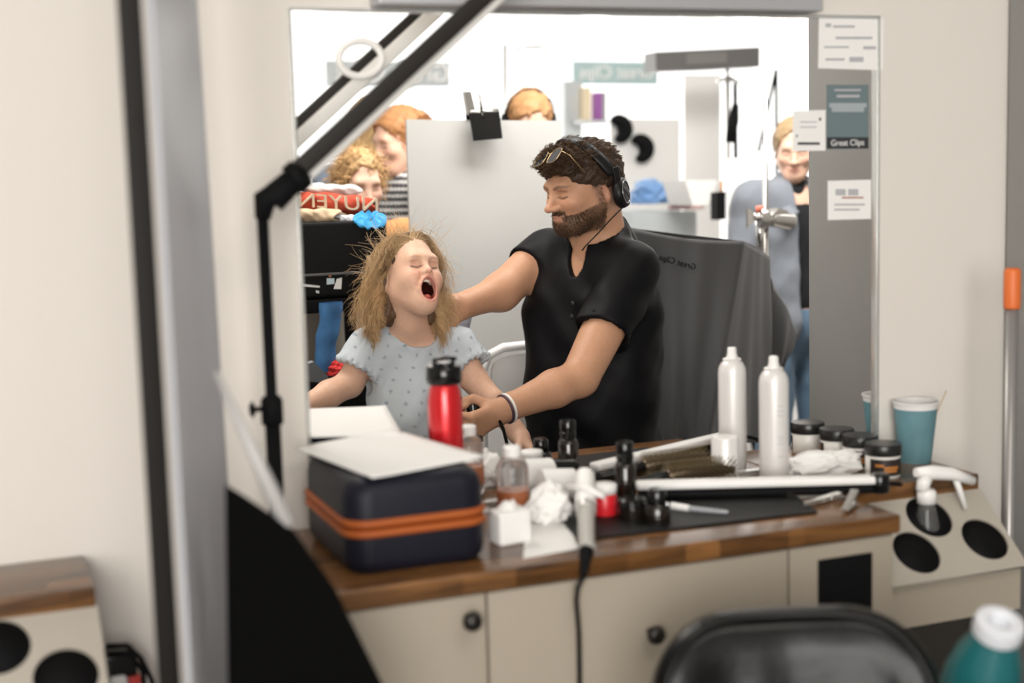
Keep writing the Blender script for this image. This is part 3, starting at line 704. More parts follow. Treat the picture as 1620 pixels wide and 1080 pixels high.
# ---- the hairdresser: seated side-on, head bowed, one hand behind the girl's neck, the other closed on the dryer
def build_man():
    V = lambda px, py, y: np.array(P(px, py, y))
    g = root('person', 'bearded man in black polo shirt with headphones, looking down and reaching to the girl', 'person', (1.47, 1.02, 0.0), world=True)
    hf = frame(V(921, 296, 0.95), yaw=-79, tilt=13, roll=0, s=np.array([0.90, 0.93, 0.82]))
    sc = V(935, 424, 1.00); tf = frame(sc, yaw=-50)
    W = lambda p: to_world(tf, p)
    shn, shf = V(1000, 428, 0.86), V(862, 402, 1.13)
    nk = to_world(hf, (0, 0.030, -0.075))
    nl = (nk-sc) @ tf[1]; AX = lambda z: np.array([0, 0.035, -0.01])+(nl-np.array([0, 0.035, -0.01]))*np.clip((z+0.01)/(nl[2]+0.01), -1, 1.3)   # the neck's axis
    prims = head_prims(hf)
    prims += [rc(W((0, 0.035, -0.01)), nk, 0.058, 0.055, 0.02), rc(W((-0.09, 0.03, -0.02)), to_world(hf, (-0.02, 0.045, -0.10)), 0.028, 0.030, 0.03), rc(W((0.09, 0.03, -0.02)), to_world(hf, (0.02, 0.045, -0.10)), 0.028, 0.030, 0.03)]
    torso = [el((0, 0.005, -0.14), (0.170, 0.118, 0.19), 0.03, 'u', tf), rc(shf+(sc-shf)*0.1, shn+(sc-shn)*0.1, 0.052, None, 0.05),
             el((0, -0.012, -0.33), (0.160, 0.128, 0.20), 0.05, 'u', tf), el((0, 0.0, -0.52), (0.165, 0.14, 0.13), 0.05, 'u', tf)]
    eln, wrn = V(917, 598, 0.76), V(797, 648, 0.72)
    elf, wrf = V(792, 462, 1.06), V(731, 484, 1.00)
    arms = [rc(shn, eln, 0.061, 0.045, 0.03), rc(eln, eln*0.66+wrn*0.34, 0.0425, 0.0435, 0.012), rc(eln*0.66+wrn*0.34, wrn, 0.0435, 0.0275, 0.012),
            rc(shf, elf, 0.058, 0.045, 0.03), rc(elf, wrf, 0.044, 0.030, 0.025)]
    ad = wrn-eln; ad /= np.linalg.norm(ad)
    hn = hand_prims(wrn+ad*0.006, ad+np.array([0.05, 0.0, -0.10]), (0.15, -0.35, 1.0), (55, 82, 55), 0.90, thumb=0.42, thumb_curl=0.55)
    hfar = hand_prims(wrf, wrf-elf+np.array([0, -0.05, 0.0]), (0.0, 0.35, 1.0), (22, 28, 18), 0.92, thumb=0.6, thumb_curl=0.2)
    legs = []
    for sx in (-1, 1):
        hip = W((sx*0.10, -0.01, -0.58)); kn = W((sx*0.17, -0.40, -0.62)); an = W((sx*0.17, -0.34, -1.10))
        legs += [rc(hip, kn, 0.088, 0.060, 0.04), rc(kn, an, 0.058, 0.040, 0.03), rc(an, an+tf[1] @ np.array([0, -0.16, -0.03]), 0.042, 0.030, 0.02)]
    prims += torso+arms+hn+hfar+legs
    xs = axis((0.98, 1.08, 0.0035), (1.08, 1.44, 0.0027), (1.44, 1.78, 0.005))
    ys = axis((0.54, 0.70, 0.0035), (0.70, 1.04, 0.0030), (1.04, 1.32, 0.005))
    zs = axis((0.06, 0.90, 0.010), (0.90, 1.22, 0.0032), (1.22, 1.52, 0.0024))
    vv, q = surface(prims, xs, ys, zs); vv = relax(vv, q, 1, 0.35)
    c = np.tile(np.array([[0.47, 0.255, 0.155]]), (len(vv), 1))
    L = (vv-hf[0]) @ hf[1]/hf[2]
    hd = (np.linalg.norm(vv-hf[0], axis=1) < 0.17)*1.0
    for sx in (-1, 1):
        c = mixc(c, (0.58, 0.27, 0.19), 0.5*gauss(L, (sx*0.042, -0.075, -0.025), (0.02, 0.025, 0.018))*hd)
        c = mixc(c, (0.62, 0.26, 0.19), 0.5*gauss(L, (sx*0.078, 0.01, -0.012), (0.014, 0.022, 0.034))*hd)
        for t in np.linspace(0, 1, 9):
            c = mixc(c, (0.035, 0.020, 0.014), 0.85*gauss(L, (sx*(0.013+0.036*t), -0.088+0.010*t*t, 0.021+0.007*math.sin(2.5*t)), (0.0048, 0.014, 0.0036))*hd)
            x = sx*(0.017+0.030*t); c = mixc(c, (0.03, 0.018, 0.014), 0.9*gauss(L, (x, -0.0885+0.006*max(0, t-.5), -0.0045-0.004*math.sin(math.pi*t)), (0.0036, 0.009, 0.0018))*hd)
    c = mixc(c, (0.60, 0.28, 0.20), 0.5*gauss(L, (0, -0.118, -0.032), (0.014, 0.016, 0.012))*hd)
    c = mixc(c, (0.50, 0.22, 0.18), 0.75*gauss(L, (0, -0.10, -0.0655), (0.020, 0.018, 0.0085))*hd)
    def beard_w(l):
        ax = np.abs(l[:, 0])
        jaw = (1/(1+np.exp((l[:, 2]+0.066+0.55*np.clip(-0.045-l[:, 1], 0, 0.05)*0.4)/0.006)))*(l[:, 1] < 0.012)
        side = np.exp(-((l[:, 1]+0.002)/0.013)**2)*(ax > 0.05)/(1+np.exp((l[:, 2]-0.025)/0.006))*0.75
        cheek = (l[:, 2] < -0.047-0.25*np.clip(-0.02-l[:, 1], 0, 0.05))*(l[:, 1] < 0.01)*(ax > 0.0215)*0.9
        must = np.exp(-((l[:, 2]+0.0525)/0.0075)**2)*(l[:, 1] < -0.078)*(ax < 0.031)
        wv = np.maximum(np.maximum(jaw, side), np.maximum(must, cheek))
        lips = np.exp(-((l[:, 0]/0.021)**2+((l[:, 2]+0.0665)/0.0105)**2)**2)*(l[:, 1] < -0.08)
        neck = 1/(1+np.exp(-(l[:, 2]+0.125)/0.005))
        return np.clip(wv, 0, 1)*(1-lips)*neck
    bw = beard_w(L)*hd
    c = mixc(c, (0.085, 0.050, 0.032), 0.82*bw)
    c = mixc(c, (0.11, 0.07, 0.05), 0.5*(L[:, 2] > 0.0)*(L[:, 1] > -0.02)*hd*(np.abs(L[:, 0]) > 0.05))
    np_mesh('body', vv, q, SKIN, g, c)
    rng = np.random.RandomState(11)
    # ---- polo shirt
    polo = [el((0, 0.004, -0.14), (0.186, 0.136, 0.205), 0.03, 'u', tf), rc(shf+(sc-shf)*0.14, shn+(sc-shn)*0.14, 0.057, None, 0.05), rc(W((0.03, 0.03, 0.062)), shn+(sc-shn)*0.25, 0.055, 0.054, 0.05), rc(W((-0.03, 0.03, 0.062)), shf+(sc-shf)*0.25, 0.052, 0.054, 0.05),
            el((0, -0.016, -0.34), (0.178, 0.146, 0.22), 0.06, 'u', tf), el((0, 0.0, -0.50), (0.182, 0.156, 0.14), 0.05, 'u', tf),
            rc(W((0, 0.025, -0.03)), W(AX(0.075)), 0.086, 0.078, 0.04)]
    dn = (eln-shn)/np.linalg.norm(eln-shn); df = (elf-shf)/np.linalg.norm(elf-shf); ln, lf = 0.60*np.linalg.norm(eln-shn), 0.40*np.linalg.norm(elf-shf)
    sln, slf = rc(shn, shn+dn*0.26, 0.068, 0.069, 0.03), rc(shf, shf+df*0.22, 0.063, 0.061, 0.03)
    hn_, hf_ = half(shn+dn*ln, dn+np.array([0.0, -0.10, 0.02]), 0.002), half(shf+df*lf, df, 0.002)
    vcut = [el((0.004, -0.085, 0.055), (0.024, 0.060, 0.075), 0.004, 's', tf), rc(W(AX(0.075)+np.array([0, -0.01, 0])), W(AX(0.16)+np.array([0, -0.03, 0.02])), 0.066, 0.085, 0.006, 's')]
    low = half(W((0, 0, -0.60)), (0, 0, -1))
    inner = [rc(shn+dn*ln*0.75, shn+dn*0.3, 0.050, 0.068, 0.004, 's'), rc(shf+df*lf*0.75, shf+df*0.3, 0.045, 0.066, 0.004, 's')]
    def sm(x, y, k): h = np.clip(0.5+0.5*(y-x)/k, 0, 1); return y*(1-h)+x*h-k*h*(1-h)
    def shirt(qq):
        d = sm(field(qq, polo), field(qq, [sln, hn_]), 0.03); d = sm(d, field(qq, [slf, hf_]), 0.03)
        for pr in inner+vcut: d = np.maximum(d, -_d1(qq, pr))
        d = np.maximum(d, _d1(qq, low))
        l = (qq-tf[0]) @ tf[1]
        # drawn folds: from the shoulder across the chest, round the belly and down the sleeve
        f = 0.0042*np.sin(l[:, 0]*52+l[:, 2]*26+4*np.sin(l[:, 2]*7))*np.exp(-((l[:, 2]+0.16)/0.14)**2)
        f += 0.0040*np.sin(l[:, 2]*46+l[:, 0]*18+3*np.sin(l[:, 0]*9))*np.exp(-((l[:, 2]+0.42)/0.13)**2)
        return d+f+0.0020*wob(qq, 24, 1, 1.1)
    vv, q = surface_fn(shirt, axis((1.10, 1.74, 0.006)), axis((0.64, 1.36, 0.006)), axis((0.62, 1.36, 0.006))); vv = relax(vv, q, 1, 0.4)
    black = mat('black_pique', (0.0032, 0.0032, 0.0040), 0.55, spec=0.16, bump=0.15, bscale=900)
    np_mesh('polo_shirt', vv, q, black, g)
    # collar: a folded band standing round the neck, open at the throat
    def collar(u, v):
        a = R_(-90+20)+(2*math.pi-R_(40))*u; op = abs(2*u-1)
        rx, ry = 0.074+0.026*v, 0.078+0.026*v
        z = 0.135-0.115*op**1.5-0.046*v*(0.9+0.9*op**2)
        c0 = AX(min(z, 0.12)); return W((c0[0]+rx*math.cos(a), c0[1]+ry*math.sin(a)-0.022*op**2, z))
    m = MB(); m.grid(collar, 40, 6, 0.0035); m.build('collar', black, g)
    m = MB()
    for t in (0.35, 0.8): m.lathe([(0.0055, 0), (0.0055, 0.002), (0.004, 0.0028), (0.0, 0.0028)], W((0.012, -0.128-0.012*t, -0.05-0.07*t)), 14, Matrix([list(r) for r in tf[1]]) @ Matrix.Rotation(R_(90), 3, 'X'))
    m.build('button', mat('black_button', (0.02, 0.02, 0.022), 0.25), g)
    # trousers
    tr = [el((0, 0.0, -0.56), (0.180, 0.15, 0.12), 0.05, 'u', tf)]
    for sx in (-1, 1):
        hip = W((sx*0.10, -0.01, -0.60)); kn = W((sx*0.17, -0.40, -0.62)); an = W((sx*0.17, -0.34, -1.08))
        tr += [rc(hip, kn, 0.100, 0.076, 0.04), rc(kn, an, 0.074, 0.064, 0.03)]
    vv, q = surface(tr, axis((0.92, 1.74, 0.012)), axis((0.48, 1.34, 0.012)), axis((0.10, 0.82, 0.012)))
    np_mesh('trousers', vv, q, mat('black_denim', (0.006, 0.006, 0.007), 0.8, spec=0.15), g)
    # ---- hair: cropped at the sides, loose curls on top
    hp = [el((0, 0.012, 0.046), (0.083, 0.102, 0.092), 0.01, 'u', hf), el((0, -0.038, 0.095), (0.060, 0.054, 0.034), 0.03, 'u', hf),
          el((0, 0.070, 0.02), (0.070, 0.045, 0.065), 0.03, 'u', hf),
          el((0, -0.100, -0.020), (0.090, 0.085, 0.082), 0.012, 's', hf), half(to_world(hf, (0, 0.04, -0.055)), hf[1] @ np.array([0, -0.35, -1.0]), 0.01),
          el((-0.080, 0.008, -0.026), (0.03, 0.017, 0.031), 0.006, 's', hf), el((0.080, 0.008, -0.026), (0.03, 0.017, 0.031), 0.006, 's', hf), el((0, -0.03, -0.09), (0.1, 0.06, 0.07), 0.01, 's', hf)]
    fld = lambda z: 0.0035*wob(z, 75, 1, 0.3)+0.002*wob(z, 150, 1, 1.3)
    vv, q = surface(hp, axis((1.20, 1.54, 0.0035)), axis((0.80, 1.12, 0.0035)), axis((1.25, 1.54, 0.0035)), fld)
    N = 8000; K = 10
    i = rng.randint(0, len(vv), N*2); l = ((vv[i]-hf[0]) @ hf[1])/hf[2]
    nrm = l-np.array([0, 0.012, 0.03]); nrm /= np.linalg.norm(nrm, axis=1, keepdims=True)
    top = np.clip((l[:, 2]-0.045)/0.05, 0, 1)*np.clip((0.05-l[:, 1])/0.06, 0.35, 1)
    keep = rng.rand(N*2) < 0.75+0.25*top; l, nrm, top = l[keep][:N], nrm[keep][:N], top[keep][:N]; N = len(l)
    ln_ = 0.005+0.030*top*(0.6+0.6*rng.rand(N)); p = np.zeros((N, K, 3)); p[:, 0] = l-nrm*0.004
    lock = wob(l, 60, 2.2, 0.7)
    flow = np.stack([0.3*np.sign(l[:, 0]), np.where(l[:, 1] < -0.02, -0.8, 0.7), 0*lock-0.35], 1)
    for k in range(1, K):
        t = k/(K-1); ph = lock*1.5+5.5*t
        dd = nrm*(0.8-0.75*t)+flow*(0.40+0.3*t)+np.stack([np.cos(ph), np.sin(ph), np.sin(ph+1.5)], 1)*1.25*t*top[:, None]+rng.randn(N, 3)*0.05
        dd /= np.linalg.norm(dd, axis=1, keepdims=True); p[:, k] = p[:, k-1]+dd*(ln_/(K-1))[:, None]
    ra = (0.0007+0.0005*rng.rand(N))[:, None]*np.linspace(1, 0.4, K)[None]
    # curls over the brow
    V2, Q2 = strands((p.reshape(-1, 3)*hf[2] @ hf[1].T+hf[0]).reshape(p.shape), ra)
    t = rng.rand(N)[:, None]; cs = (1-t)*np.array([0.035, 0.020, 0.012])+t*np.array([0.14, 0.080, 0.042])
    c1 = np.tile([[0.045, 0.026, 0.016]], (len(vv), 1)); c2 = np.repeat(cs, K*3, axis=0)
    np_mesh('hair', np.concatenate([vv, V2]), np.concatenate([q, Q2+len(vv)]), HAIRM, g, np.concatenate([c1, c2]))
    # beard bristles
    vb = to_b = None
    body = [o for o in g.children if o.name.startswith('body')][0]; co = np.zeros(len(body.data.vertices)*3, np.float32); body.data.vertices.foreach_get('co', co); co = co.reshape(-1, 3).astype(float)
    nn = np.zeros(len(body.data.vertices)*3, np.float32); body.data.vertices.foreach_get('normal', nn); nn = nn.reshape(-1, 3).astype(float)
    idx = np.where(bw > 0.45)[0]; idx = rng.choice(idx, 6500); K = 4; p = np.zeros((len(idx), K, 3)); p[:, 0] = co[idx]
    d = nn[idx]+np.array([0, 0, -0.7])+rng.randn(len(idx), 3)*0.35; d /= np.linalg.norm(d, axis=1, keepdims=True); lb = 0.003+0.005*rng.rand(len(idx))*np.clip((-L[idx, 2]-0.02)/0.06, 0.3, 1)
    for k in range(1, K): p[:, k] = p[:, 0]+d*(lb*k/(K-1))[:, None]
    V2, Q2 = strands(p, np.full((len(idx), 1), 0.00036)*np.linspace(1, 0.4, K)[None])
    t = rng.rand(len(idx))[:, None]; cs = (1-t)*np.array([0.03, 0.017, 0.010])+t*np.array([0.12, 0.066, 0.034])
    np_mesh('beard', V2, Q2, HAIRM, g, np.repeat(cs, K*3, axis=0))
    # ---- headphones
    hpart = MB(); A = lambda p: Vector(to_world(hf, p)); blk = mat('headphone_black', (0.006, 0.006, 0.0065), 0.42, spec=0.35)
    def band(u, v):
        a = R_(8)+R_(164)*u; rx, rz = 0.103, 0.148
        return A((rx*math.cos(a), 0.046-0.060*math.sin(a)+(v-0.5)*0.032, 0.006+rz*math.sin(a)))
    hpart.grid(band, 40, 4, -0.008); hb = hpart.build('headphones', blk, g)
    for sx in (-1, 1):
        Rm = Matrix([list(r) for r in hf[1]]) @ Matrix.Rotation(R_(38*sx), 3, 'Z') @ Matrix.Rotation(R_(90*sx), 3, 'Y'); CU = lambda d, y, z: Vector(A((sx*0.074, 0.050, -0.034))+Rm @ Vector((-sx*z*0.9, y*sx, d)))
        cm = MB(); cm.lathe([(0.0, 0), (0.030, 0), (0.037, 0.006), (0.038, 0.016), (0.034, 0.026), (0.0, 0.026)], A((sx*0.074, 0.050, -0.034)), 36, Rm); cm.build('ear_cup', blk, hb)
        cm = MB(); cm.tube([CU(0.0262, 0.030*math.cos(t), 0.030*math.sin(t)) for t in np.linspace(0, 2*math.pi, 41)[:-1]], 0.0015, 8, True)
        cm.tube([CU(0.0266, 0.016, -0.018), CU(0.0266, 0.001, 0.006), CU(0.0266, 0.002, -0.006), CU(0.0266, -0.014, 0.018)], 0.0013, 6)
        cm.build('trim_ring', mat('gunmetal', (0.35, 0.35, 0.37), 0.25, metal=0.9), hb)
        cm = MB(); cm.box(A((sx*0.099, 0.046, 0.018)), (0.007, 0.018, 0.046), Matrix([list(r) for r in hf[1]]), 0.002); cm.build('slider', blk, hb)
    ca = MB(); ca.tube([A((0.092, 0.054, -0.075)), V(966, 347, 0.86), V(947, 368, 0.82), V(927, 388, 0.82), V(921, 396, 0.835)], 0.0016, 8); ca.build('cable', blk, hb)
    # ---- sunglasses pushed up on the hair
    gm = mat('brass_wire', (0.42, 0.30, 0.16), 0.3, metal=0.9); sg = MB()
    gl = frame(to_world(hf, (0.022, -0.100, 0.118)), yaw=-88, tilt=-38, roll=-8, s=0.95); G = lambda p: Vector(to_world(gl, p)); lens = None
    for sx in (-1, 1):
        o = [G((sx*(0.034+0.026*math.copysign(abs(math.cos(t))**0.7, math.cos(t))), 0, 0.022*math.copysign(abs(math.sin(t))**0.7, math.sin(t)))) for t in np.linspace(0, 2*math.pi, 29)[:-1]]
        sg.tube(o, 0.0013, 6, True); sg.tube([G((sx*0.060, 0, 0.010)), G((sx*0.072, 0.02, 0.010)), G((sx*0.079, 0.075, -0.004))], 0.0014, 6)
        lm = MB(); lm.prism(o, gl[1] @ np.array([0, 0.0015, 0])); lens = (lens or [])+[lm]
    sg.tube([G((-0.009, 0, 0.008)), G((0, -0.002, 0.010)), G((0.009, 0, 0.008))], 0.0013, 6)
    so = sg.build('sunglasses', gm, g)
    for lm in lens: lm.build('lens', mat('dark_lens', (0.02, 0.02, 0.025), 0.06, spec=0.8), so)
    # ---- bracelets on the near wrist
    u = np.cross(ad, [0, 0, 1.0]); u /= np.linalg.norm(u); v = np.cross(ad, u)
    for off, col, nm in ((0.012, mat('white_band', (0.75, 0.74, 0.72), 0.4), 'bracelet'), (0.020, mat('dark_band', (0.05, 0.03, 0.05), 0.5), 'bracelet')):
        b = MB(); cc = wrn-ad*(0.012+0.0)+ad*(off-0.012); b.tube([Vector(cc+(u*math.cos(t)+v*math.sin(t))*0.0325) for t in np.linspace(0, 2*math.pi, 33)[:-1]], 0.0030, 8, True); b.build(nm, col, g)
    return g, hn
man, _ = build_man()
# ------------------------------------------------------------------ the station: counter, cabinets, tool holders
WOOD = wood_mat('walnut_laminate', (0.040, 0.018, 0.007), (0.215, 0.098, 0.032), rough=0.24)
CREAM = mat('cream_laminate', (0.345, 0.300, 0.240), 0.45, bump=0.02, bscale=120)
CREAM2 = mat('cream_panel', (0.41, 0.375, 0.32), 0.42)
BLACK = mat('black_plastic', (0.005, 0.005, 0.005), 0.14, spec=0.5)
MATTE = mat('black_matte', (0.004, 0.004, 0.0045), 0.7, spec=0.15)
WHITE = mat('white_plastic', (0.80, 0.79, 0.77), 0.35)
PAPER = mat('white_paper', (0.80, 0.79, 0.77), 0.8, bump=0.05, bscale=40)
CHROME = mat('chrome', (0.72, 0.71, 0.69), 0.18, metal=1.0)
STEEL = mat('brushed_steel', (0.52, 0.51, 0.49), 0.32, metal=1.0)
KNOB = mat('dark_bronze_knob', (0.02, 0.017, 0.015), 0.3, metal=0.4)
m = MB().box((0.911, -0.1855, 0.865), (0.948, 0.369, 0.03), bevel=0.005)
tag(m.build('worktop', WOOD, loc=(0.911, -0.185, 0.85)), 'long walnut-topped counter below the large mirror, crowded with hair tools', 'counter')
cab = root('vanity_cabinet', 'cream wall cabinet with round dark knobs under the crowded walnut counter', 'cabinet', (0.911, -0.18, 0.30), world=True)
MB().box((0.911, -0.178, 0.574), (0.934, 0.332, 0.550)).build('body', CREAM, cab)
def front(nm, x0, x1, knob=None):
    d = MB().box(((x0+x1)/2, -0.353, 0.574), (x1-x0-0.004, 0.018, 0.545), bevel=0.0015).build(nm, CREAM, cab)
    if knob:
        k = MB(); k.lathe([(0.006, 0), (0.006, 0.012), (0.0125, 0.016), (0.0145, 0.022), (0.012, 0.029), (0.0, 0.031)], (knob[0], -0.362, knob[1]), 24, Matrix.Rotation(R_(90), 3, 'X'))
        k.build('knob', KNOB, d)
    return d
front('door', 0.445, 0.677, (0.647, 0.815)); front('door', 0.677, 1.180, (0.936, 0.752)); p = front('end_panel', 1.180, 1.377)
MB().box((1.283, -0.3635, 0.770), (0.100, 0.005, 0.106), bevel=0.001).build('outlet_cover', MATTE, p)

def tool_holder(x1, label, loc_label):
    """wall unit: walnut ledge, sloping front with wells for hot tools, closed box below; x1 is its right end"""
    r = root('tool_holder', label, 'tool holder', (x1-0.152, -0.1, 0.66))
    L = lambda x, y, z: Vector((x, y, z))-Vector((-0.152, -0.1, 0.66))      # x measured from the right end
    MB().box(L(-0.1535, -0.0955, 0.865), (0.303, 0.189, 0.03), bevel=0.004).build('ledge', WOOD, r)
    b = MB(); b.prism([L(-0.303, -0.002, 0.662), L(-0.303, -0.300, 0.662), L(-0.303, -0.300, 0.742), L(-0.303, -0.180, 0.842), L(-0.303, -0.002, 0.849)], (0.301, 0, 0))
    body = b.build('body', CREAM, r)
    # sloping panel with three round openings cut through it
    cu = bpy.data.curves.new('panel', 'CURVE'); cu.dimensions = '2D'; cu.fill_mode = 'BOTH'; cu.extrude = 0.003; cu.resolution_u = 1
    U = 0.17
    def poly(pts):
        sp = cu.splines.new('POLY'); sp.points.add(len(pts)-1); sp.use_cyclic_u = True
        for q, (a, c) in zip(sp.points, pts): q.co = (a, c, 0, 1)
    holes = [(-0.136, 0.046), (-0.053, 0.106), (-0.200, 0.112)]
    poly([(-0.305, 0.0), (0.0, 0.0), (0.0, U), (-0.305, U)])
    for hx, hy in holes: poly([(hx+0.043*math.cos(-t), hy+0.043*math.sin(-t)) for t in np.linspace(0, 2*math.pi, 41)[:-1]])
    o = bpy.data.objects.new('panel', cu); me = bpy.data.meshes.new_from_object(o); bpy.data.objects.remove(o)
    a = L(0, -0.186, 0.852); dn = Vector((0, -0.125, -0.108)).normalized(); nv = Vector((1, 0, 0)).cross(dn)
    M = Matrix(((1, dn.x, nv.x, a.x), (0, dn.y, nv.y, a.y), (0, dn.z, nv.z, a.z), (0, 0, 0, 1)))
    me.transform(M); me.materials.clear(); me.materials.append(CREAM2); po = bpy.data.objects.new('panel', me); link(po, r)
    for hx, hy in holes:
        c = a+Vector((hx, 0, 0))+dn*hy; Rm = Matrix(((1, dn.x, nv.x), (0, dn.y, nv.y), (0, dn.z, nv.z))); sg = -1 if nv.z > 0 else 1
        w_ = MB(); w_.lathe([(0.0442, 0.001*sg), (0.0438, 0.006*sg), (0.0, 0.0065*sg)], c, 32, Rm); w_.build('well', MATTE, r)
    return r
th = tool_holder(1.690, 'walnut-topped tool holder with sloping cream front holding a spray bottle', '')
tool_holder(0.157, 'walnut-topped tool holder at left edge beside the black post, nothing standing on it', '')

# ---- navy hard case with its orange zip, a sheet of paper on top
def rloft(mb, rings, n=10):
    """rings: (cx, cy, hx, hy, r, z) rounded rectangles stacked upwards"""
    K = 4*n; vs = []; fs = []
    for cx, cy, hx, hy, r, z in rings:
        for q in range(4):
            sx, sy = ((1, 1), (-1, 1), (-1, -1), (1, -1))[q]
            for k in range(n):
                a = math.pi/2*(q+k/(n-1)); vs.append((cx+sx*(hx-r)+r*math.cos(a), cy+sy*(hy-r)+r*math.sin(a), z))
    for i in range(len(rings)-1):
        for k in range(K): fs.append((i*K+k, i*K+(k+1) % K, (i+1)*K+(k+1) % K, (i+1)*K+k))
    fs += [tuple(range(K))[::-1], tuple((len(rings)-1)*K+k for k in range(K))]
    mb.add(vs, fs, True); return mb
NAVY = mat('navy_nylon', (0.0065, 0.007, 0.014), 0.5, spec=0.3, bump=0.12, bscale=500)
ORANGE = mat('orange_zip_tape', (0.36, 0.082, 0.012), 0.6, bump=0.1, bscale=300)
cx, cy, hx, hy = 0.597, -0.178, 0.106, 0.138
case = root('hard_case', 'navy blue zip case with orange zip band on the left end of the counter', 'case', (cx, cy, C), world=True)
m = MB(); rloft(m, [(cx, cy, hx-0.012, hy-0.012, 0.03, C), (cx, cy, hx-0.003, hy-0.003, 0.036, C+0.008), (cx, cy, hx, hy, 0.038, C+0.02), (cx, cy, hx, hy, 0.038, C+0.054)]); autosmooth(m.build('lower_shell', NAVY, case), 50)
m = MB(); rloft(m, [(cx, cy, hx, hy, 0.038, C+0.080), (cx, cy, hx-0.001, hy-0.001, 0.038, C+0.112), (cx, cy, hx-0.005, hy-0.005, 0.036, C+0.125), (cx, cy, hx-0.014, hy-0.014, 0.03, C+0.134), (cx, cy, hx-0.03, hy-0.03, 0.02, C+0.138)]); autosmooth(m.build('lid', NAVY, case), 50)
m = MB()
for z0 in (0.054, 0.0685): rloft(m, [(cx, cy, hx, hy, 0.038, C+z0), (cx, cy, hx+0.0045, hy+0.0045, 0.041, C+z0+0.003), (cx, cy, hx+0.0045, hy+0.0045, 0.041, C+z0+0.009), (cx, cy, hx, hy, 0.038, C+z0+0.012)])
zb = m.build('zip_band', ORANGE, case)
m = MB(); m.box((cx+hx+0.004, cy-hy+0.03, C+0.067), (0.012, 0.02, 0.007), bevel=0.002); m.tube([(cx+hx+0.006, cy-hy+0.035, C+0.067), (cx+hx+0.014, cy-hy+0.06, C+0.05)], 0.003, 6); m.build('zip_pull', STEEL, zb)
ZP = C+0.1385
qd = [PZ(468, 712, ZP), PZ(590, 760, ZP), PZ(768, 726, ZP), PZ(620, 682, ZP)]
def sheet(u, v):
    p = (qd[0]*(1-u)+qd[1]*u)*(1-v)+(qd[3]*(1-u)+qd[2]*u)*v
    e = max(0, abs(2*u-1)-0.75)+max(0, abs(2*v-1)-0.75); return p+Vector((0, 0, 0.0035+0.004*e))
sh = tag(MB().grid(sheet, 16, 16, 0.0022).build('paper_sheet', PAPER, loc=qd[0]), 'blank white sheet of paper lying on the navy zip case', 'paper')

# ---- bottles, cans, jars
def lathe_thing(name, label, cat, base, parts, group=None, n=40):
    """parts: (part name, profile, material); the first is the body"""
    r = root(name, label, cat, base, 0, group); out = []
    for nm, prof, mt in parts:
        b = MB(); b.lathe(prof, (0, 0, 0), n); o = b.build(nm, mt, r); autosmooth(o, 40); out.append(o)
    return r, out
RED = mat('red_metallic', (0.62, 0.012, 0.018), 0.28, metal=0.35, coat=0.6)
b0 = P(706, 700, -0.045); zt = P(706, 606, -0.045).z
bt, _ = lathe_thing('water_bottle', 'glossy red drinking bottle with black lid behind the navy case', 'bottle', (b0.x, -0.045, C), [
    ('body', [(0.0, 0), (0.026, 0), (0.0285, 0.004), (0.0285, 0.05), (0.027, 0.06), (0.0285, 0.07), (0.0285, zt-C-0.03), (0.025, zt-C-0.008), (0.022, zt-C), (0.0, zt-C)], RED),
    ('lid', [(0.0, zt-C), (0.0265, zt-C), (0.029, zt-C+0.004), (0.029, zt-C+0.026), (0.026, zt-C+0.030), (0.020, zt-C+0.031), (0.018, zt-C+0.036), (0.0, zt-C+0.037)], BLACK)])
m = MB(); m.tube([(-0.014, -0.0, zt-C+0.036), (-0.02, -0.004, zt-C+0.040), (0, -0.006, zt-C+0.043), (0.02, -0.004, zt-C+0.040), (0.014, 0, zt-C+0.036)], 0.003, 8); m.build('carry_loop', BLACK, bt)
CAN = mat('satin_white_can', (0.74, 0.72, 0.70), 0.32, metal=0.15); GREYINK = mat('grey_print', (0.30, 0.29, 0.30), 0.5)
cb = (1.335, -0.072, C)
can, co = lathe_thing('aerosol_can', 'tall white aerosol can without cap on the counter before the grey panel', 'spray can', cb, [
    ('body', [(0.0, 0), (0.0255, 0), (0.0262, 0.004), (0.0262, 0.178), (0.0250, 0.188), (0.0205, 0.197), (0.0165, 0.201), (0.0175, 0.204), (0.0150, 0.206), (0.0, 0.206)], CAN),
    ('nozzle', [(0.0, 0.205), (0.0100, 0.205), (0.0100, 0.212), (0.0085, 0.214), (0.0085, 0.223), (0.007, 0.226), (0.0, 0.226)], WHITE)])
m = MB()
for i, (z, wd) in enumerate(((0.14, .4), (0.132, .5), (0.124, .45), (0.085, .5), (0.079, .42), (0.073, .5), (0.05, .35))):
    a0 = R_(-95); m.grid(lambda u, v, z=z, wd=wd: (0.02635*math.cos(a0+(u-.5)*wd), 0.02635*math.sin(a0+(u-.5)*wd), z+0.0022*(v-.5)), 6, 2)
m.build('label_print', mat('faint_print', (0.56, 0.55, 0.55), 0.5), can)
cp = P(1147, 720, -0.032); cpz = P(1147, 690, -0.032).z-C
cap, _ = lathe_thing('can_cap', 'short white cap standing by the mirror left of the tall can', 'cap', (cp.x, -0.032, C), [('shell', [(0.0, 0), (0.0245, 0), (0.0245, cpz-0.003), (0.0225, cpz), (0.0, cpz)], CAN)])
JARB = mat('white_jar', (0.70, 0.68, 0.64), 0.3); JARL = mat('black_jar_lid', (0.012, 0.012, 0.012), 0.3); JLAB = mat('black_jar_label', (0.02, 0.016, 0.014), 0.4); GOLD = mat('amber_print', (0.42, 0.16, 0.035), 0.4)
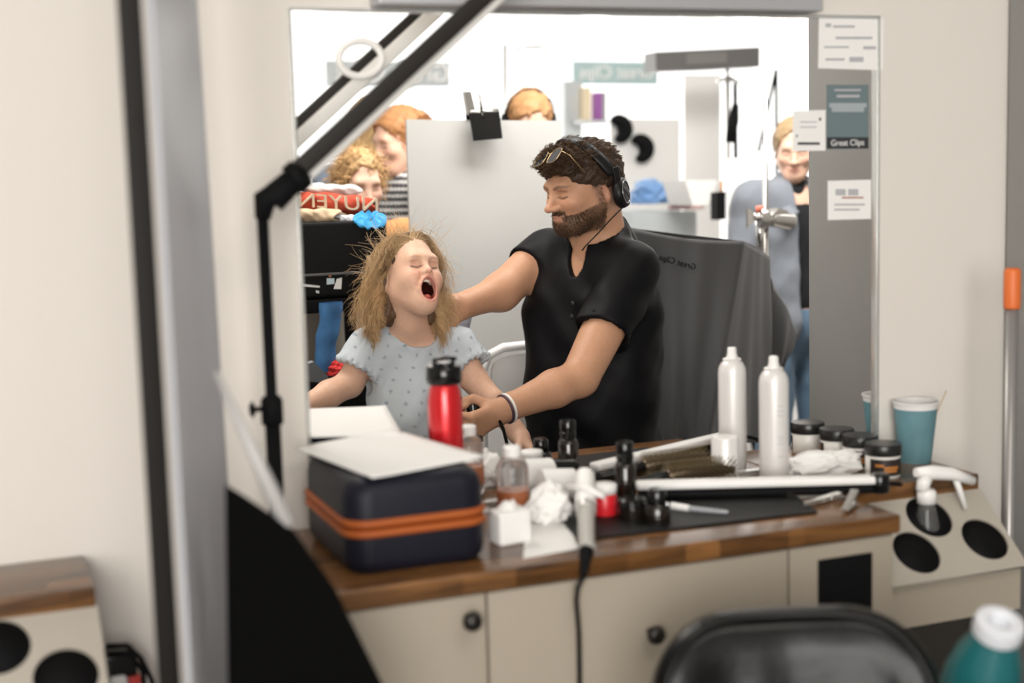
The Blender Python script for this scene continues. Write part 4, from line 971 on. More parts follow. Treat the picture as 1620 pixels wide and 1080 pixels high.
def jar(x, y, label, rz):
    r, o = lathe_thing('cosmetic_jar', label, 'jar', (x, y, C), [
        ('body', [(0.0, 0), (0.0290, 0), (0.0310, 0.003), (0.0310, 0.036), (0.0285, 0.040), (0.0, 0.040)], JARB),
        ('lid', [(0.0, 0.040), (0.0320, 0.040), (0.0330, 0.042), (0.0330, 0.057), (0.0315, 0.060), (0.026, 0.0605), (0.0, 0.0605)], JARL)], 'hair product jars on the tool holder ledge')
    lb = MB(); lb.grid(lambda u, v: (0.0313*math.cos(R_(rz)+(u-.5)*2.3), 0.0313*math.sin(R_(rz)+(u-.5)*2.3), 0.005+0.030*v), 16, 2); l = lb.build('label', JLAB, r)
    lp = MB()
    for z, a, w_ in ((0.024, -.55, .5), (0.020, .15, .9), (0.014, .1, .8)): lp.grid(lambda u, v: (0.0316*math.cos(R_(rz)+a+(u-.5)*w_), 0.0316*math.sin(R_(rz)+a+(u-.5)*w_), z+0.005*(v-.5)), 8, 2)
    lp.build('label_print', GOLD, l); return r
j1 = jar(1.531, -0.121, 'black-lidded white product jar nearest the front on the walnut ledge', -105)
j2 = jar(1.541, -0.037, 'black-lidded white product jar standing against the mirror on the walnut ledge', -120)
CUPB = mat('blue_cup_print', (0.115, 0.235, 0.270), 0.55, var=0.35, vscale=22); CUPW = mat('white_cup_rim', (0.72, 0.71, 0.70), 0.5)
cup, _ = lathe_thing('paper_cup', 'teal blue paper cup with white rim at the right end of the ledge', 'cup', (1.657, -0.048, C), [
    ('cup_wall', [(0.0, 0), (0.0290, 0), (0.0295, 0.003), (0.0397, 0.102), (0.0392, 0.102), (0.0290, 0.006), (0.0, 0.006)], CUPB),
    ('rim_band', [(0.0398, 0.102), (0.0408, 0.111), (0.0425, 0.112), (0.0425, 0.115), (0.0405, 0.115), (0.0392, 0.102)], CUPW)])
s0 = P(1475, 665, -0.055); s1 = P(1497, 618, -0.06)
tag(MB().tube([(1.662, -0.05, C+0.01), s1], 0.0012, 6).build('wooden_stirrer', mat('pale_wood', (0.55, 0.42, 0.28), 0.6), loc=(1.662, -0.05, C+0.01)), 'thin wooden stirrer leaning out of the teal paper cup', 'stirrer')
DARKB = mat('black_glass', (0.010, 0.007, 0.005), 0.08, coat=0.5)
db = PZ(990, 802, C)
dk, _ = lathe_thing('dropper_bottle', 'slim black bottle with ribbed collar standing on the black mat', 'bottle', db, [
    ('body', [(0.0, 0), (0.0175, 0), (0.0185, 0.003), (0.0185, 0.068), (0.0150, 0.076), (0.0115, 0.078), (0.0, 0.078)], DARKB),
    ('cap', [(0.0, 0.078), (0.0140, 0.078), (0.0140, 0.083), (0.0150, 0.084), (0.0150, 0.089), (0.0140, 0.090), (0.0140, 0.095), (0.0150, 0.096), (0.0150, 0.108), (0.013, 0.112), (0.0, 0.112)], BLACK)])
rb = PZ(957, 816, C)
rj = root('red_pot', 'small bright red pot with white lid on the black mat', 'pot', rb)
MB().lathe([(0.0, 0), (0.0190, 0), (0.0200, 0.003), (0.0200, 0.036), (0.0185, 0.039), (0.0, 0.039)]).build('pot', mat('red_gloss', (0.60, 0.014, 0.022), 0.35, coat=0.3), rj); MB().lathe([(0.0, 0.039), (0.0205, 0.039), (0.0205, 0.052), (0.019, 0.054), (0.0, 0.054)]).build('lid', WHITE, rj)
k1 = PZ(1040, 828, C)
kb, _ = lathe_thing('black_pot', 'squat black bottle with shiny round cap beside the red pot', 'bottle', k1, [
    ('body', [(0.0, 0), (0.0200, 0), (0.0215, 0.004), (0.0215, 0.026), (0.018, 0.032), (0.0, 0.032)], DARKB), ('cap', [(0.0, 0.032), (0.0145, 0.032), (0.0150, 0.034), (0.0150, 0.052), (0.012, 0.057), (0.0, 0.058)], BLACK)])
k2 = PZ(1000, 824, C)
kb2, _ = lathe_thing('black_pot', 'low black tub between the red pot and the shiny capped bottle', 'pot', k2, [
    ('body', [(0.0, 0), (0.0210, 0), (0.0220, 0.003), (0.0220, 0.025), (0.0, 0.026)], DARKB), ('lid', [(0.0, 0.026), (0.0225, 0.026), (0.0225, 0.036), (0.019, 0.039), (0.0, 0.039)], BLACK)])
CLEAR = mat('clear_plastic', (0.93, 0.93, 0.92), 0.08, trans=0.92, ior=1.3); AMBER = mat('reddish_lotion', (0.36, 0.12, 0.05), 0.4)
c1 = (0.822, -0.105, C)
clr, _ = lathe_thing('clear_bottle', 'clear plastic bottle with reddish label right of the navy case', 'bottle', c1, [
    ('body', [(0.0, 0), (0.024, 0), (0.026, 0.004), (0.026, 0.088), (0.020, 0.100), (0.012, 0.105), (0.0, 0.105)], CLEAR), ('label', [(0.0262, 0.018), (0.0266, 0.018), (0.0266, 0.050), (0.0262, 0.050)], AMBER),
    ('cap', [(0.0, 0.105), (0.0145, 0.105), (0.0145, 0.120), (0.012, 0.122), (0.0, 0.122)], WHITE)])
# ---- mat, papers, tissues
md = [PZ(868, 800, C), PZ(914, 857, C), PZ(1293, 812, C), PZ(1240, 772, C)]
m = MB(); m.prism([p+Vector((0, 0, 0.0005)) for p in (md[0], md[1], md[2], md[3])], (0, 0, 0.0035)); tag(m.build('heat_mat', mat('black_rubber', (0.005, 0.005, 0.005), 0.5, spec=0.2, bump=0.3, bscale=500), loc=md[0]), 'flat black heat mat along the front of the counter', 'mat')
pd = [PZ(832, 828, C), PZ(828, 884, C), PZ(915, 868, C), PZ(900, 830, C)]
m = MB(); m.prism([p+Vector((0, 0, 0.0004)) for p in pd], (0, 0, 0.0012)); tag(m.build('paper_slip', PAPER, loc=pd[0]), 'white slip of paper at the counter edge left of the black mat', 'paper')
def crumple(name, label, c, r, amp, mt, seed, cat, flat=1.0):
    bm = bmesh.new(); bmesh.ops.create_icosphere(bm, subdivisions=5, radius=1.0)
    V = np.array([v.co for v in bm.verts]); rr = 1+amp*wob(V, 2.6, 1, seed)+amp*0.6*np.abs(wob(V, 5.5, 1, seed+2))+amp*0.2*wob(V, 13, 1, seed+1)
    V = V*rr[:, None]*np.array(r); V[:, 2] = np.where(V[:, 2] < -r[2]*0.75, -r[2]*0.75+0.0002*np.sin(V[:, 0]*300), V[:, 2])+r[2]*0.75
    m = MB(); m.add([Vector(c)+Vector(v) for v in V], [[v.index for v in f.verts] for f in bm.faces], True); bm.free()
    return tag(m.build(name, mt, loc=c), label, cat)
TISS = mat('white_tissue', (0.80, 0.785, 0.76), 0.9)
ts = crumple('crumpled_tissue', 'crumpled white tissue right of the clear bottle', (0.865, -0.15, C), (0.034, 0.026, 0.034), 0.17, TISS, 1.0, 'tissue')
tb = root('tissue_pack', 'small white tissue pack standing at the front corner of the navy case', 'tissues', (0.765, -0.235, C), R_(8))
MB().box((0, 0, 0.026), (0.056, 0.04, 0.052), bevel=0.006).build('pack', WHITE, tb)
m = MB(); m.grid(lambda u, v: (-0.018+0.036*u, -0.012+0.024*v+0.004*math.sin(u*9), 0.0525+0.012*math.sin(u*math.pi)*math.sin(v*math.pi)*(1+0.4*math.sin(u*17+v*5))), 14, 10); m.build('pulled_tissue', TISS, tb)
# ---- hot tools
def limb(name, mt, parent, a, b, r1, r2, flat=1.0, n=20, loc=None):
    m = MB(); a, b = Vector(a), Vector(b); L_ = (b-a).length; m.tube([a, a+(b-a)*0.02, a+(b-a)*0.98, b], [r1*0.8, r1, r2, r2*0.8], n); return autosmooth(m.build(name, mt, parent), 40)
fa, fb = PZ(1006, 774, C+0.0195), PZ(1384, 764, C+0.0195)
fi = root('flat_iron', 'long white hair straightener lying across the counter in front of the can', 'hair straightener', fa, world=True)
dv = (fb-fa).normalized(); ang = math.atan2(dv.y, dv.x); Rf = Matrix.Rotation(ang, 3, 'Z'); mid = (fa+fb)/2; L_ = (fb-fa).length
MB().box(mid+Vector((0, 0, 0.007)), (L_, 0.030, 0.014), Rf, 0.006).build('upper_arm', WHITE, fi); MB().box(mid+Vector((0, 0, -0.008)), (L_*0.98, 0.030, 0.013), Rf, 0.005).build('lower_arm', MATTE, fi)
MB().lathe([(0.0, -0.016), (0.015, -0.016), (0.017, -0.012), (0.017, 0.012), (0.015, 0.016), (0.0, 0.016)], fb+dv*0.008, 24).build('hinge', BLACK, fi)
MB().tube([fb+dv*0.02, fb+dv*0.05+Vector((0, 0.01, -0.006)), (1.50, -0.20, C+0.005), (1.47, -0.185, C+0.004)], 0.0035, 8).build('cord', MATTE, fi)
rbh = root('round_brush', 'round hairbrush with dark bristles lying behind the white straightener', 'hairbrush', (1.10, -0.05, C), world=True)
ba, bb = Vector((1.135, -0.045, C+0.027)), Vector((1.265, -0.048, C+0.027))
limb('barrel', mat('bronze_barrel', (0.10, 0.075, 0.05), 0.3, metal=0.8), rbh, ba, bb, 0.011, 0.011); limb('handle', BLACK, rbh, ba-Vector((0.10, -0.005, 0.012)), ba, 0.008, 0.010)
br = []; 
for i in range(22):
    for k in range(18):
        t = (i+.5)/22; a = 2*math.pi*(k+0.5*(i % 2))/18; p = ba*(1-t)+bb*t; d = Vector((0, math.cos(a), math.sin(a))); br.append([p+d*0.010, p+d*0.018, p+d*0.0265])
V2, Q2 = strands(np.array([[list(q) for q in x] for x in br]), np.full((len(br), 3), 0.0009)); np_mesh('bristles', V2, Q2, mat('bronze_bristle', (0.20, 0.15, 0.08), 0.35, metal=0.3), rbh)
tw = crumple('towel', 'rumpled white towel behind the can and the straightener', (1.448, -0.060, C), (0.072, 0.036, 0.024), 0.16, mat('white_terry', (0.80, 0.79, 0.77), 0.95, bump=0.3, bscale=260), 4.0, 'towel')
hd = root('hair_dryer', 'white hair dryer with black nozzle lying near the mirror', 'hair dryer', (0.90, -0.06, C), world=True)
d1, d2, d3 = Vector((0.895, -0.045, C+0.035)), Vector((0.955, -0.05, C+0.033)), Vector((1.0, -0.053, C+0.032))
limb('barrel', WHITE, hd, d1, d2, 0.030, 0.027); limb('nozzle', BLACK, hd, d2, d3, 0.0255, 0.021); limb('handle', WHITE, hd, d1+Vector((0.015, 0, 0)), d1+Vector((-0.005, -0.085, -0.018)), 0.0165, 0.0145)
cwp = [PZ(918, 752, C+0.030), PZ(925, 806, C+0.030), PZ(926, 858, C+0.014)]
w_ = root('curling_wand', 'white curling wand hanging over the counter edge with its black cord', 'curling wand', cwp[1], world=True)
c0 = P(927, 803, -0.22); ax = P(928, 872, -0.365)-c0
limb('barrel', mat('white_ceramic', (0.85, 0.84, 0.82), 0.2), w_, P(925, 752, -0.13), c0, 0.0165, 0.0175); MB().tube([c0+Vector((-0.004, 0.06, 0.022)), c0+Vector((0.010, 0.01, 0.026)), c0+Vector((0.028, -0.01, 0.016))], [0.006, 0.007, 0.004], 10).build('clamp_lever', WHITE, w_)
limb('collar', STEEL, w_, c0, c0+ax*0.12, 0.0175, 0.016); limb('handle', mat('grey_handle', (0.42, 0.40, 0.37), 0.4), w_, c0+ax*0.12, c0+ax*0.95, 0.0135, 0.0120); e = c0+ax*0.95
limb('cord_guard', MATTE, w_, e, P(923, 912, -0.390), 0.011, 0.005)
g0 = P(923, 912, -0.390); MB().tube([g0, P(914, 930, -0.392), P(912, 950, -0.385), P(916, 1000, -0.375), P(917, 1060, -0.372), P(918, 1250, -0.372)], 0.0036, 8).build('cord', MATTE, w_)
tbp = [PZ(1062, 800, C+0.008), PZ(1090, 804, C+0.008), PZ(1152, 810, C+0.006)]
tt_ = root('tint_brush', 'small clear-handled brush with white bristle head on the black mat', 'brush', tbp[0], world=True)
limb('head', WHITE, tt_, tbp[0], tbp[1], 0.0065, 0.0055); limb('handle', mat('frosted_plastic', (0.55, 0.57, 0.60), 0.15, trans=0.5), tt_, tbp[1], tbp[2], 0.0045, 0.0032)
def hairclip(label, p, rz, L_=0.085):
    r = root('hair_clip', label, 'hair clip', p, rz, 'silver sectioning clips')
    for sg, z in ((1, 0.0075), (-1, 0.003)): MB().prism([(-L_/2, -0.002, z), (L_*0.35, -0.0055, z), (L_/2, -0.0055, z+0.004*sg), (L_/2, 0.0055, z+0.004*sg), (L_*0.35, 0.0055, z), (-L_/2, 0.002, z)], (0, 0, 0.0012)).build('jaw', CHROME, r)
    MB().tube([(L_*0.26, -0.006, 0.0055), (L_*0.26, 0.006, 0.0055)], 0.0036, 10).build('spring', STEEL, r); return r
clips = [hairclip('slim silver clip lying behind the corner of the black mat', PZ(1280, 784, C+0.001), R_(-2)), hairclip('silver clip lying lowest beside the corner of the black mat', PZ(1300, 796, C+0.001), R_(14))]
q = PZ(1345, 806, C)
sc_ = root('section_clip', 'open silver spring clip at the right front corner of the counter', 'hair clip', q, R_(38))
MB().box((0, 0, 0.016), (0.058, 0.013, 0.003), Matrix.Rotation(R_(-24), 3, 'Y'), 0.001).build('jaw', STEEL, sc_); MB().box((0, 0, 0.005), (0.060, 0.013, 0.003), Matrix.Rotation(R_(4), 3, 'Y'), 0.001).build('jaw', STEEL, sc_); MB().tube([(0.006, -0.008, 0.010), (0.006, 0.008, 0.010)], 0.005, 12).build('spring', CHROME, sc_)
# ---- trigger spray bottle standing in the right holder
sb = PX(1478, 812, 1.485); sbz = 0.80
spb = root('spray_bottle', 'clear trigger spray bottle with white head standing in the sloping holder', 'spray bottle', (1.552, -0.218, 0.752), world=True)
bp = Vector((1.552, -0.218, 0.752))
MB().lathe([(0.0, 0.0), (0.022, 0.0), (0.024, 0.006), (0.024, 0.05), (0.016, 0.085), (0.0125, 0.098), (0.0, 0.098)], bp, 28).build('bottle', CLEAR, spb)
MB().lathe([(0.0, 0.096), (0.0165, 0.096), (0.0165, 0.116), (0.013, 0.12), (0.0, 0.12)], bp, 24).build('collar', WHITE, spb)
hd_ = MB(); hz = bp+Vector((0, 0, 0.13)); hd_.tube([hz+Vector((-0.010, 0, -0.012)), hz+Vector((-0.006, 0, 0.004)), hz+Vector((0.0, 0, 0.012))], [0.011, 0.012, 0.011], 14); hd_.tube([hz+Vector((-0.022, 0.002, 0.022)), hz+Vector((0.01, 0, 0.019)), hz+Vector((0.05, -0.004, 0.013)), hz+Vector((0.092, -0.010, -0.003))], [0.008, 0.0125, 0.0115, 0.008], 14); hd_.build('spray_head', WHITE, spb)
MB().tube([hz+Vector((0.056, -0.004, 0.008)), hz+Vector((0.066, -0.006, -0.018)), hz+Vector((0.076, -0.010, -0.050))], [0.006, 0.0055, 0.0045], 10).build('trigger', WHITE, spb)
# ---- mirror images of what stands on the counter
M_ = 'the mirror image beyond the glass of the '
for o, lb in ((case, 'navy zip case'), (sh, 'white paper sheet on the case'), (can, 'tall white aerosol can'), (j1, 'front product jar'), (j2, 'rear product jar'), (cup, 'teal paper cup'), (dk, 'slim black bottle'),
              (rj, 'small red pot'), (kb, 'squat black bottle with shiny cap'), (kb2, 'low black tub'), (clr, 'clear plastic bottle'), (fi, 'white straightener'), (rbh, 'round brush'), (hd, 'white hair dryer'), (clips[0], 'slim silver clip'), (clips[1], 'lowest silver clip'), (ts, 'crumpled tissue')):
    twin(o, M_+lb)
for o in [x for x in COL.objects if x.name.startswith(('worktop', 'tool_holder', 'heat_mat')) and x.parent is None and x.location.x > 0.5]:
    twin(o, {'worktop': M_+'long walnut counter', 'tool_holder': M_+'right-hand tool holder ledge' if o.location.x > 1 else M_+'left-hand tool holder', 'heat_mat': M_+'flat black heat mat'}[o.name.split('.')[0]])
# ------------------------------------------------------------------ what the mirror shows behind the two figures
def bperson(label, foot, height, yaw, shirt, pants, hair, hair_style='short', tilt=0, face=0, sleeves=True, jacket=None, step=0.008, skin=(0.66, 0.42, 0.31), lean=0.0):
    k = height/1.75; f = np.array(foot, float); tf = frame(f, yaw=yaw, s=k); W = lambda p: to_world(tf, p)
    g = root('person', label, 'person', tuple(f), world=True)
    hc = W((0, -0.02-lean, 1.62)); hf = frame(hc, yaw=yaw+face, tilt=tilt, s=k*0.93); nk = to_world(hf, (0, 0.03, -0.08))
    sh = [W((sx*0.175, -lean*0.8, 1.42)) for sx in (-1, 1)]; elb = [W((sx*0.235, 0.0-lean*0.4, 1.12)) for sx in (-1, 1)]; wr = [W((sx*0.215, -0.13-lean*0.4, 0.92)) for sx in (-1, 1)]
    chest = W((0, -lean*0.6, 1.27)); bel = W((0, -lean*0.3, 1.06)); hip = W((0, 0, 0.93))
    pr = head_prims(hf)+[rc(W((0, 0.02-lean*0.8, 1.42)), nk, 0.055*k, 0.05*k, 0.02), rc(sh[0], sh[1], 0.055*k, None, 0.05), el(chest, (0.15*k, 0.10*k, 0.18*k), 0.05, rot=(0, 0, yaw)), el(bel, (0.135*k, 0.10*k, 0.18*k), 0.05, rot=(0, 0, yaw)), el(hip, (0.16*k, 0.11*k, 0.12*k), 0.05, rot=(0, 0, yaw))]
    hands = []
    for i, sx in enumerate((-1, 1)):
        pr += [rc(sh[i], elb[i], 0.047*k, 0.038*k, 0.03), rc(elb[i], wr[i], 0.037*k, 0.025*k, 0.02)]
        pr += hand_prims(wr[i], wr[i]-elb[i], (-0.4*sx*math.cos(R_(yaw)), -0.8, 0.2), (18, 25, 18), k*0.95)
        kn, an = W((sx*0.10, -0.02, 0.50)), W((sx*0.11, 0.02, 0.09)); h = W((sx*0.09, 0, 0.88))
        pr += [rc(h, kn, 0.080*k, 0.055*k, 0.03), rc(kn, an, 0.052*k, 0.035*k, 0.02), rc(an, W((sx*0.12, -0.14, 0.035)), 0.036*k, 0.026*k, 0.02)]
    lo = f-np.array([0.45*k, 0.45*k, 0.02]); hi = f+np.array([0.45*k, 0.45*k, 1.85*k])
    fx = axis((lo[0], hi[0], step)); fy = axis((lo[1], hi[1], step)); fz = axis((0.005, 1.38*k, step*1.5), (1.38*k, hi[2], step*0.55))
    vv, q = surface(pr, fx, fy, fz); c = np.tile([list(skin)], (len(vv), 1)); L = ((vv-hf[0]) @ hf[1])/hf[2]; hd = (np.linalg.norm(vv-hf[0], axis=1) < 0.17*k)*1.0
    for sx in (-1, 1):
        c = mixc(c, (0.10, 0.06, 0.045), 0.75*gauss(L, (sx*0.032, -0.09, -0.004), (0.015, 0.012, 0.0045))*hd); c = mixc(c, np.array(hair)*0.5, 0.6*gauss(L, (sx*0.032, -0.09, 0.024), (0.018, 0.014, 0.005))*hd)
        c = mixc(c, (0.70, 0.33, 0.25), 0.5*gauss(L, (sx*0.042, -0.075, -0.03), (0.02, 0.03, 0.02))*hd)
    c = mixc(c, (0.55, 0.20, 0.17), 0.8*gauss(L, (0, -0.10, -0.067), (0.021, 0.02, 0.009))*hd)
    np_mesh('body', vv, q, SKIN, g, c)
    def cloth(nm, prims, col, zs, m=None, s2=step):
        v2, q2 = surface(prims, fx, fy, zs, lambda z: 0.003*wob(z, 26, 1, 1.0)); v2 = relax(v2, q2, 1)
        return np_mesh(nm, v2, q2, m or CLOTH_N, g, col(v2) if callable(col) else np.tile([list(col)], (len(v2), 1)))
    e = 0.016*k if not jacket else 0.03*k
    tp = [rc(sh[0], sh[1], 0.055*k+e, None, 0.05), el(chest, (0.15*k+e, 0.10*k+e, 0.18*k+e), 0.05, rot=(0, 0, yaw)), el(bel, (0.14*k+e, 0.11*k+e, 0.20*k), 0.05, rot=(0, 0, yaw)), el(hip, (0.165*k+e, 0.115*k+e, 0.12*k), 0.05, rot=(0, 0, yaw)), rc(W((0, 0.02-lean*.8, 1.40)), W((0, 0.02-lean*.8, 1.46)), 0.065*k+e*0.5, None, 0.03)]
    for i in (0, 1): tp += [rc(sh[i], elb[i], 0.050*k+e, 0.044*k+e, 0.03)]+([rc(elb[i], elb[i]*0.1+wr[i]*0.9, 0.042*k+e, 0.032*k+e, 0.02)] if sleeves else [])
    tp.append(half(W((0, 0, 0.86)), (0, 0, -1), 0.004))
    if jacket:
        inn = [el(chest, (0.16*k, 0.112*k, 0.19*k), 0.05, rot=(0, 0, yaw)), el(bel, (0.15*k, 0.116*k, 0.19*k), 0.05, rot=(0, 0, yaw)), rc(W((0, 0.01, 1.40)), W((0, 0.005, 1.47)), 0.064*k, None, 0.03)]
        cloth('top', inn, shirt, axis((0.86*k, 1.52*k, step)))
        tp.append(bx((0, -0.16, 1.25), (0.040, 0.15, 0.50), 0.01, 0.004, 's', tf)); cj = cloth('jacket', tp, jacket, axis((0.72*k, 1.55*k, step)))
        col = MB()
        for sx in (-1, 1): col.grid(lambda u, v: W((sx*(0.052+0.058*v+0.015*math.sin(u*3)), 0.055-0.20*u-0.012*v, 1.475-0.10*u-0.055*v+0.01*math.sin(v*3))), 10, 6, 0.006)
        jm = mat('grey_blue_twill', jacket, 0.85, bump=0.1, bscale=500); c1 = MB(); c1.v, c1.f, c1.smooth = col.v[:len(col.v)//2], col.f[:len(col.f)//2], col.smooth[:len(col.f)//2]
        c1.build('collar', jm, g); c2 = MB(); n = len(col.v)//2; c2.v = col.v[n:]; c2.f = [tuple(i-n for i in f_) for f_ in col.f[len(col.f)//2:]]; c2.smooth = col.smooth[len(col.f)//2:]; c2.build('collar', jm, g)
    else: cloth('top', tp, shirt, axis((0.72*k, 1.55*k, step)))
    tr = [el(hip, (0.172*k, 0.125*k, 0.13*k), 0.05, rot=(0, 0, yaw))]
    for sx in (-1, 1):
        h, kn, an = W((sx*0.09, 0, 0.88)), W((sx*0.10, -0.02, 0.50)), W((sx*0.11, 0.02, 0.09)); tr += [rc(h, kn, 0.095*k, 0.074*k, 0.03), rc(kn, an, 0.072*k, 0.062*k, 0.02)]
    cloth('trousers', tr, pants, axis((0.06, 1.02*k, 0.012)))
    hp = [el((0, 0.014, 0.042), (0.085, 0.105, 0.095), 0.01, 'u', hf)]
    if hair_style == 'long': hp += [el((0, 0.06, -0.08), (0.095, 0.055, 0.15), 0.04, 'u', hf), rc((-0.075, 0.01, 0), (-0.085, 0.0, -0.17), 0.03, 0.026, 0.03, 'u', hf), rc((0.075, 0.01, 0), (0.085, 0.0, -0.17), 0.03, 0.026, 0.03, 'u', hf)]
    if hair_style == 'tied': hp += [el((0, 0.10, 0.05), (0.045, 0.04, 0.045), 0.03, 'u', hf), rc((0, 0.12, 0.04), (0, 0.13, -0.10), 0.03, 0.018, 0.02, 'u', hf)]
    hp += [el((0, -0.085, -0.015), (0.074, 0.085, 0.098), 0.012, 's', hf), el((0, -0.02, -0.13), (0.07, 0.09, 0.07), 0.01, 's', hf)] + ([half(to_world(hf, (0, 0.04, -0.06)), hf[1] @ np.array([0, -0.3, -1.0]), 0.01)] if hair_style == 'short' else [])
    hb = hf[0]; v3, q3 = surface(hp, axis((hb[0]-0.2, hb[0]+0.2, 0.006)), axis((hb[1]-0.2, hb[1]+0.2, 0.006)), axis((hb[2]-0.32, hb[2]+0.2, 0.006)), lambda z: 0.004*wob(z, 60))
    rng = np.random.RandomState(int(abs(f[0]*100))); N = 900; i = rng.randint(0, len(v3), N); l = v3[i]; n = l-hb; n /= np.linalg.norm(n, axis=1, keepdims=True); K = 6; p = np.zeros((N, K, 3)); p[:, 0] = l
    ln = {'short': 0.03, 'tied': 0.04, 'long': 0.09, 'curly': 0.06}[hair_style]
    for t in range(1, K):
        d = n*(0.5 if hair_style == 'curly' else 0.15)+np.array([0, 0, -0.6])+hf[1] @ np.array([0, 0.5, 0])+rng.randn(N, 3)*(0.5 if hair_style == 'curly' else 0.12); d /= np.linalg.norm(d, axis=1, keepdims=True); p[:, t] = p[:, t-1]+d*ln/(K-1)
    V2, Q2 = strands(p, np.full((N, K), 0.0016)*np.linspace(1, .4, K)); vt = (0.7+0.6*rng.rand(N))[:, None]*np.array([hair])
    np_mesh('hair', np.concatenate([v3, V2]), np.concatenate([q3, Q2+len(v3)]), HAIRM, g, np.concatenate([np.tile([np.array(hair)*0.8], (len(v3), 1)), np.repeat(vt, K*3, axis=0)]))
    return g, hf
def foot_at(px, py, y, h, lean=0.0):
    """floor point of a person whose eyes show at px, py"""
    p = P(px, py, y); return (p.x, y, 0.0), p.z/(1.62/1.75)
# woman in the grey jacket at the right, eyes lowered
ft, hh = foot_at(1253, 236, 2.25, 0)
wj, _ = bperson('woman in grey-blue jacket over black top, eyes lowered, standing beside the chrome stand', ft, hh, -2, (0.012, 0.012, 0.014), (0.10, 0.16, 0.23), (0.40, 0.27, 0.15), 'tied', tilt=14, face=-32, jacket=(0.17, 0.185, 0.21))
# two women and a child at the left
ft, hh = foot_at(588, 206, 3.15, 0)
bperson('blond woman in blue-grey sweatshirt, seen from behind at left', ft, hh, 150, (0.22, 0.26, 0.33), (0.03, 0.04, 0.07), (0.62, 0.43, 0.22), 'long', tilt=10)
ft, hh = foot_at(638, 222, 2.62, 0)
st_col = lambda v: np.where((np.sin(v[:, 2]*260) > 0.1)[:, None], np.array([[0.55, 0.55, 0.54]]), np.array([[0.035, 0.035, 0.04]]))
bperson('woman with reddish tied hair and striped top, in profile beside the white board', ft, hh, -72, st_col, (0.03, 0.03, 0.04), (0.50, 0.24, 0.10), 'tied', tilt=16, face=-5, skin=(0.74, 0.45, 0.33))
ft, hh = foot_at(566, 292, 2.08, 0)
bperson('curly fair-haired child behind the heaped clothes at left', ft, hh, 5, (0.62, 0.30, 0.12), (0.05, 0.05, 0.07), (0.60, 0.38, 0.18), 'curly', tilt=12)
ft, hh = foot_at(836, 196, 2.6, 0)
pm, hfm = bperson('person wearing headphones whose head-top shows over the white board', ft, hh, -10, (0.16, 0.17, 0.19), (0.04, 0.04, 0.05), (0.50, 0.27, 0.12), 'short', tilt=28)
hb_ = MB(); hb_.tube([Vector(to_world(hfm, (0.094*math.cos(a), 0.02, 0.005+0.128*math.sin(a)))) for a in np.linspace(0.05, math.pi-0.05, 24)], 0.008, 8); hb_ = hb_.build('headphones', MATTE, pm)
for sx in (-1, 1): MB().lathe([(0.0, 0), (0.036, 0), (0.038, 0.02), (0.0, 0.026)], Vector(to_world(hfm, (sx*0.082, 0.02, -0.01))), 20, Matrix([list(r) for r in hfm[1]]) @ Matrix.Rotation(R_(90*sx), 3, 'Y')).build('ear_cup', MATTE, hb_)

# ---- white foam board with its big bulldog clip
BY = 1.86
BOARD = mat('white_foam_board', (0.44, 0.435, 0.42), 0.7, bump=0.25, bscale=7)
a, b = P(643, 189, BY), P(888, 191, BY+0.03); 
bd = MB(); bd.prism([a, b, Vector((b.x, BY+0.05, 0.015)), Vector((a.x, BY+0.02, 0.005))], (0, 0.012, 0)); tag(bd.build('foam_board', BOARD, loc=(a.x, BY, 0)), 'tall white foam board standing upright behind the man, clip on top', 'board')
cl = root('bulldog_clip', 'large black bulldog clip gripping the top edge of the white board', 'clip', P(768, 222, BY-0.02), world=True)
pl = [P(741, 179, BY-0.006), P(789, 177, BY-0.006), P(794, 219, BY-0.022), P(748, 223, BY-0.022)]
MB().prism([p-Vector((0, 0.006, 0)) for p in pl], (0, 0.003, 0)).build('jaw', BLACK, cl); MB().prism([p+Vector((0, 0.022 if i < 2 else 0.042, 0)) for i, p in enumerate(pl)], (0, 0.003, 0)).build('jaw', BLACK, cl)
MB().prism([P(735, 145, BY), P(745, 145, BY), P(754, 182, BY), P(741, 182, BY)], (0, 0.02, 0)).build('lever', CHROME, cl); MB().tube([P(764, 186, BY-0.012), P(760, 160, BY-0.02), P(757, 134, BY-0.022)], [0.006, 0.004, 0.002], 8).build('lever', CHROME, cl)
MB().tube([P(743, 178, BY+0.008), P(788, 176, BY+0.008)], 0.010, 14).build('spring', STEEL, cl)
for px in (757, 777): MB().lathe([(0.0, 0), (0.004, 0), (0.003, 0.002), (0.0, 0.002)], P(px, 186, BY-0.009), 12, Matrix.Rotation(R_(90), 3, 'X')).build('rivet', CHROME, cl)

# ---- white folding chair between the girl and the man
FC = mat('white_folding_plastic', (0.78, 0.77, 0.75), 0.4)
p0 = P(757, 600, 1.38); fcx = p0.x+0.205; fz = P(800, 543, 1.38).z
fc = root('folding_chair', 'white plastic folding chair between the girl and the man', 'chair', (fcx, 1.38, 0), R_(180))
m = MB(); w2, zb, zt = 0.200, 0.42, fz-0.008
m.tube([(-w2-0.01, -0.12, 0.0), (-w2, 0, zb), (-w2, 0.02, zt-0.06), (-w2+0.018, 0.022, zt-0.018), (-w2+0.06, 0.024, zt), (0, 0.024, zt+0.004), (w2-0.06, 0.024, zt), (w2-0.018, 0.022, zt-0.018), (w2, 0.02, zt-0.06), (w2, 0, zb), (w2+0.01, -0.12, 0.0)], 0.0125, 12); m.build('front_frame', FC, fc)
o_ = []
for t in np.linspace(0, 2*math.pi, 49)[:-1]:
    o_.append(((w2-0.025)*math.copysign(abs(math.cos(t))**0.35, math.cos(t)), 0.012, zt-0.125+0.105*math.copysign(abs(math.sin(t))**0.35, math.sin(t))))
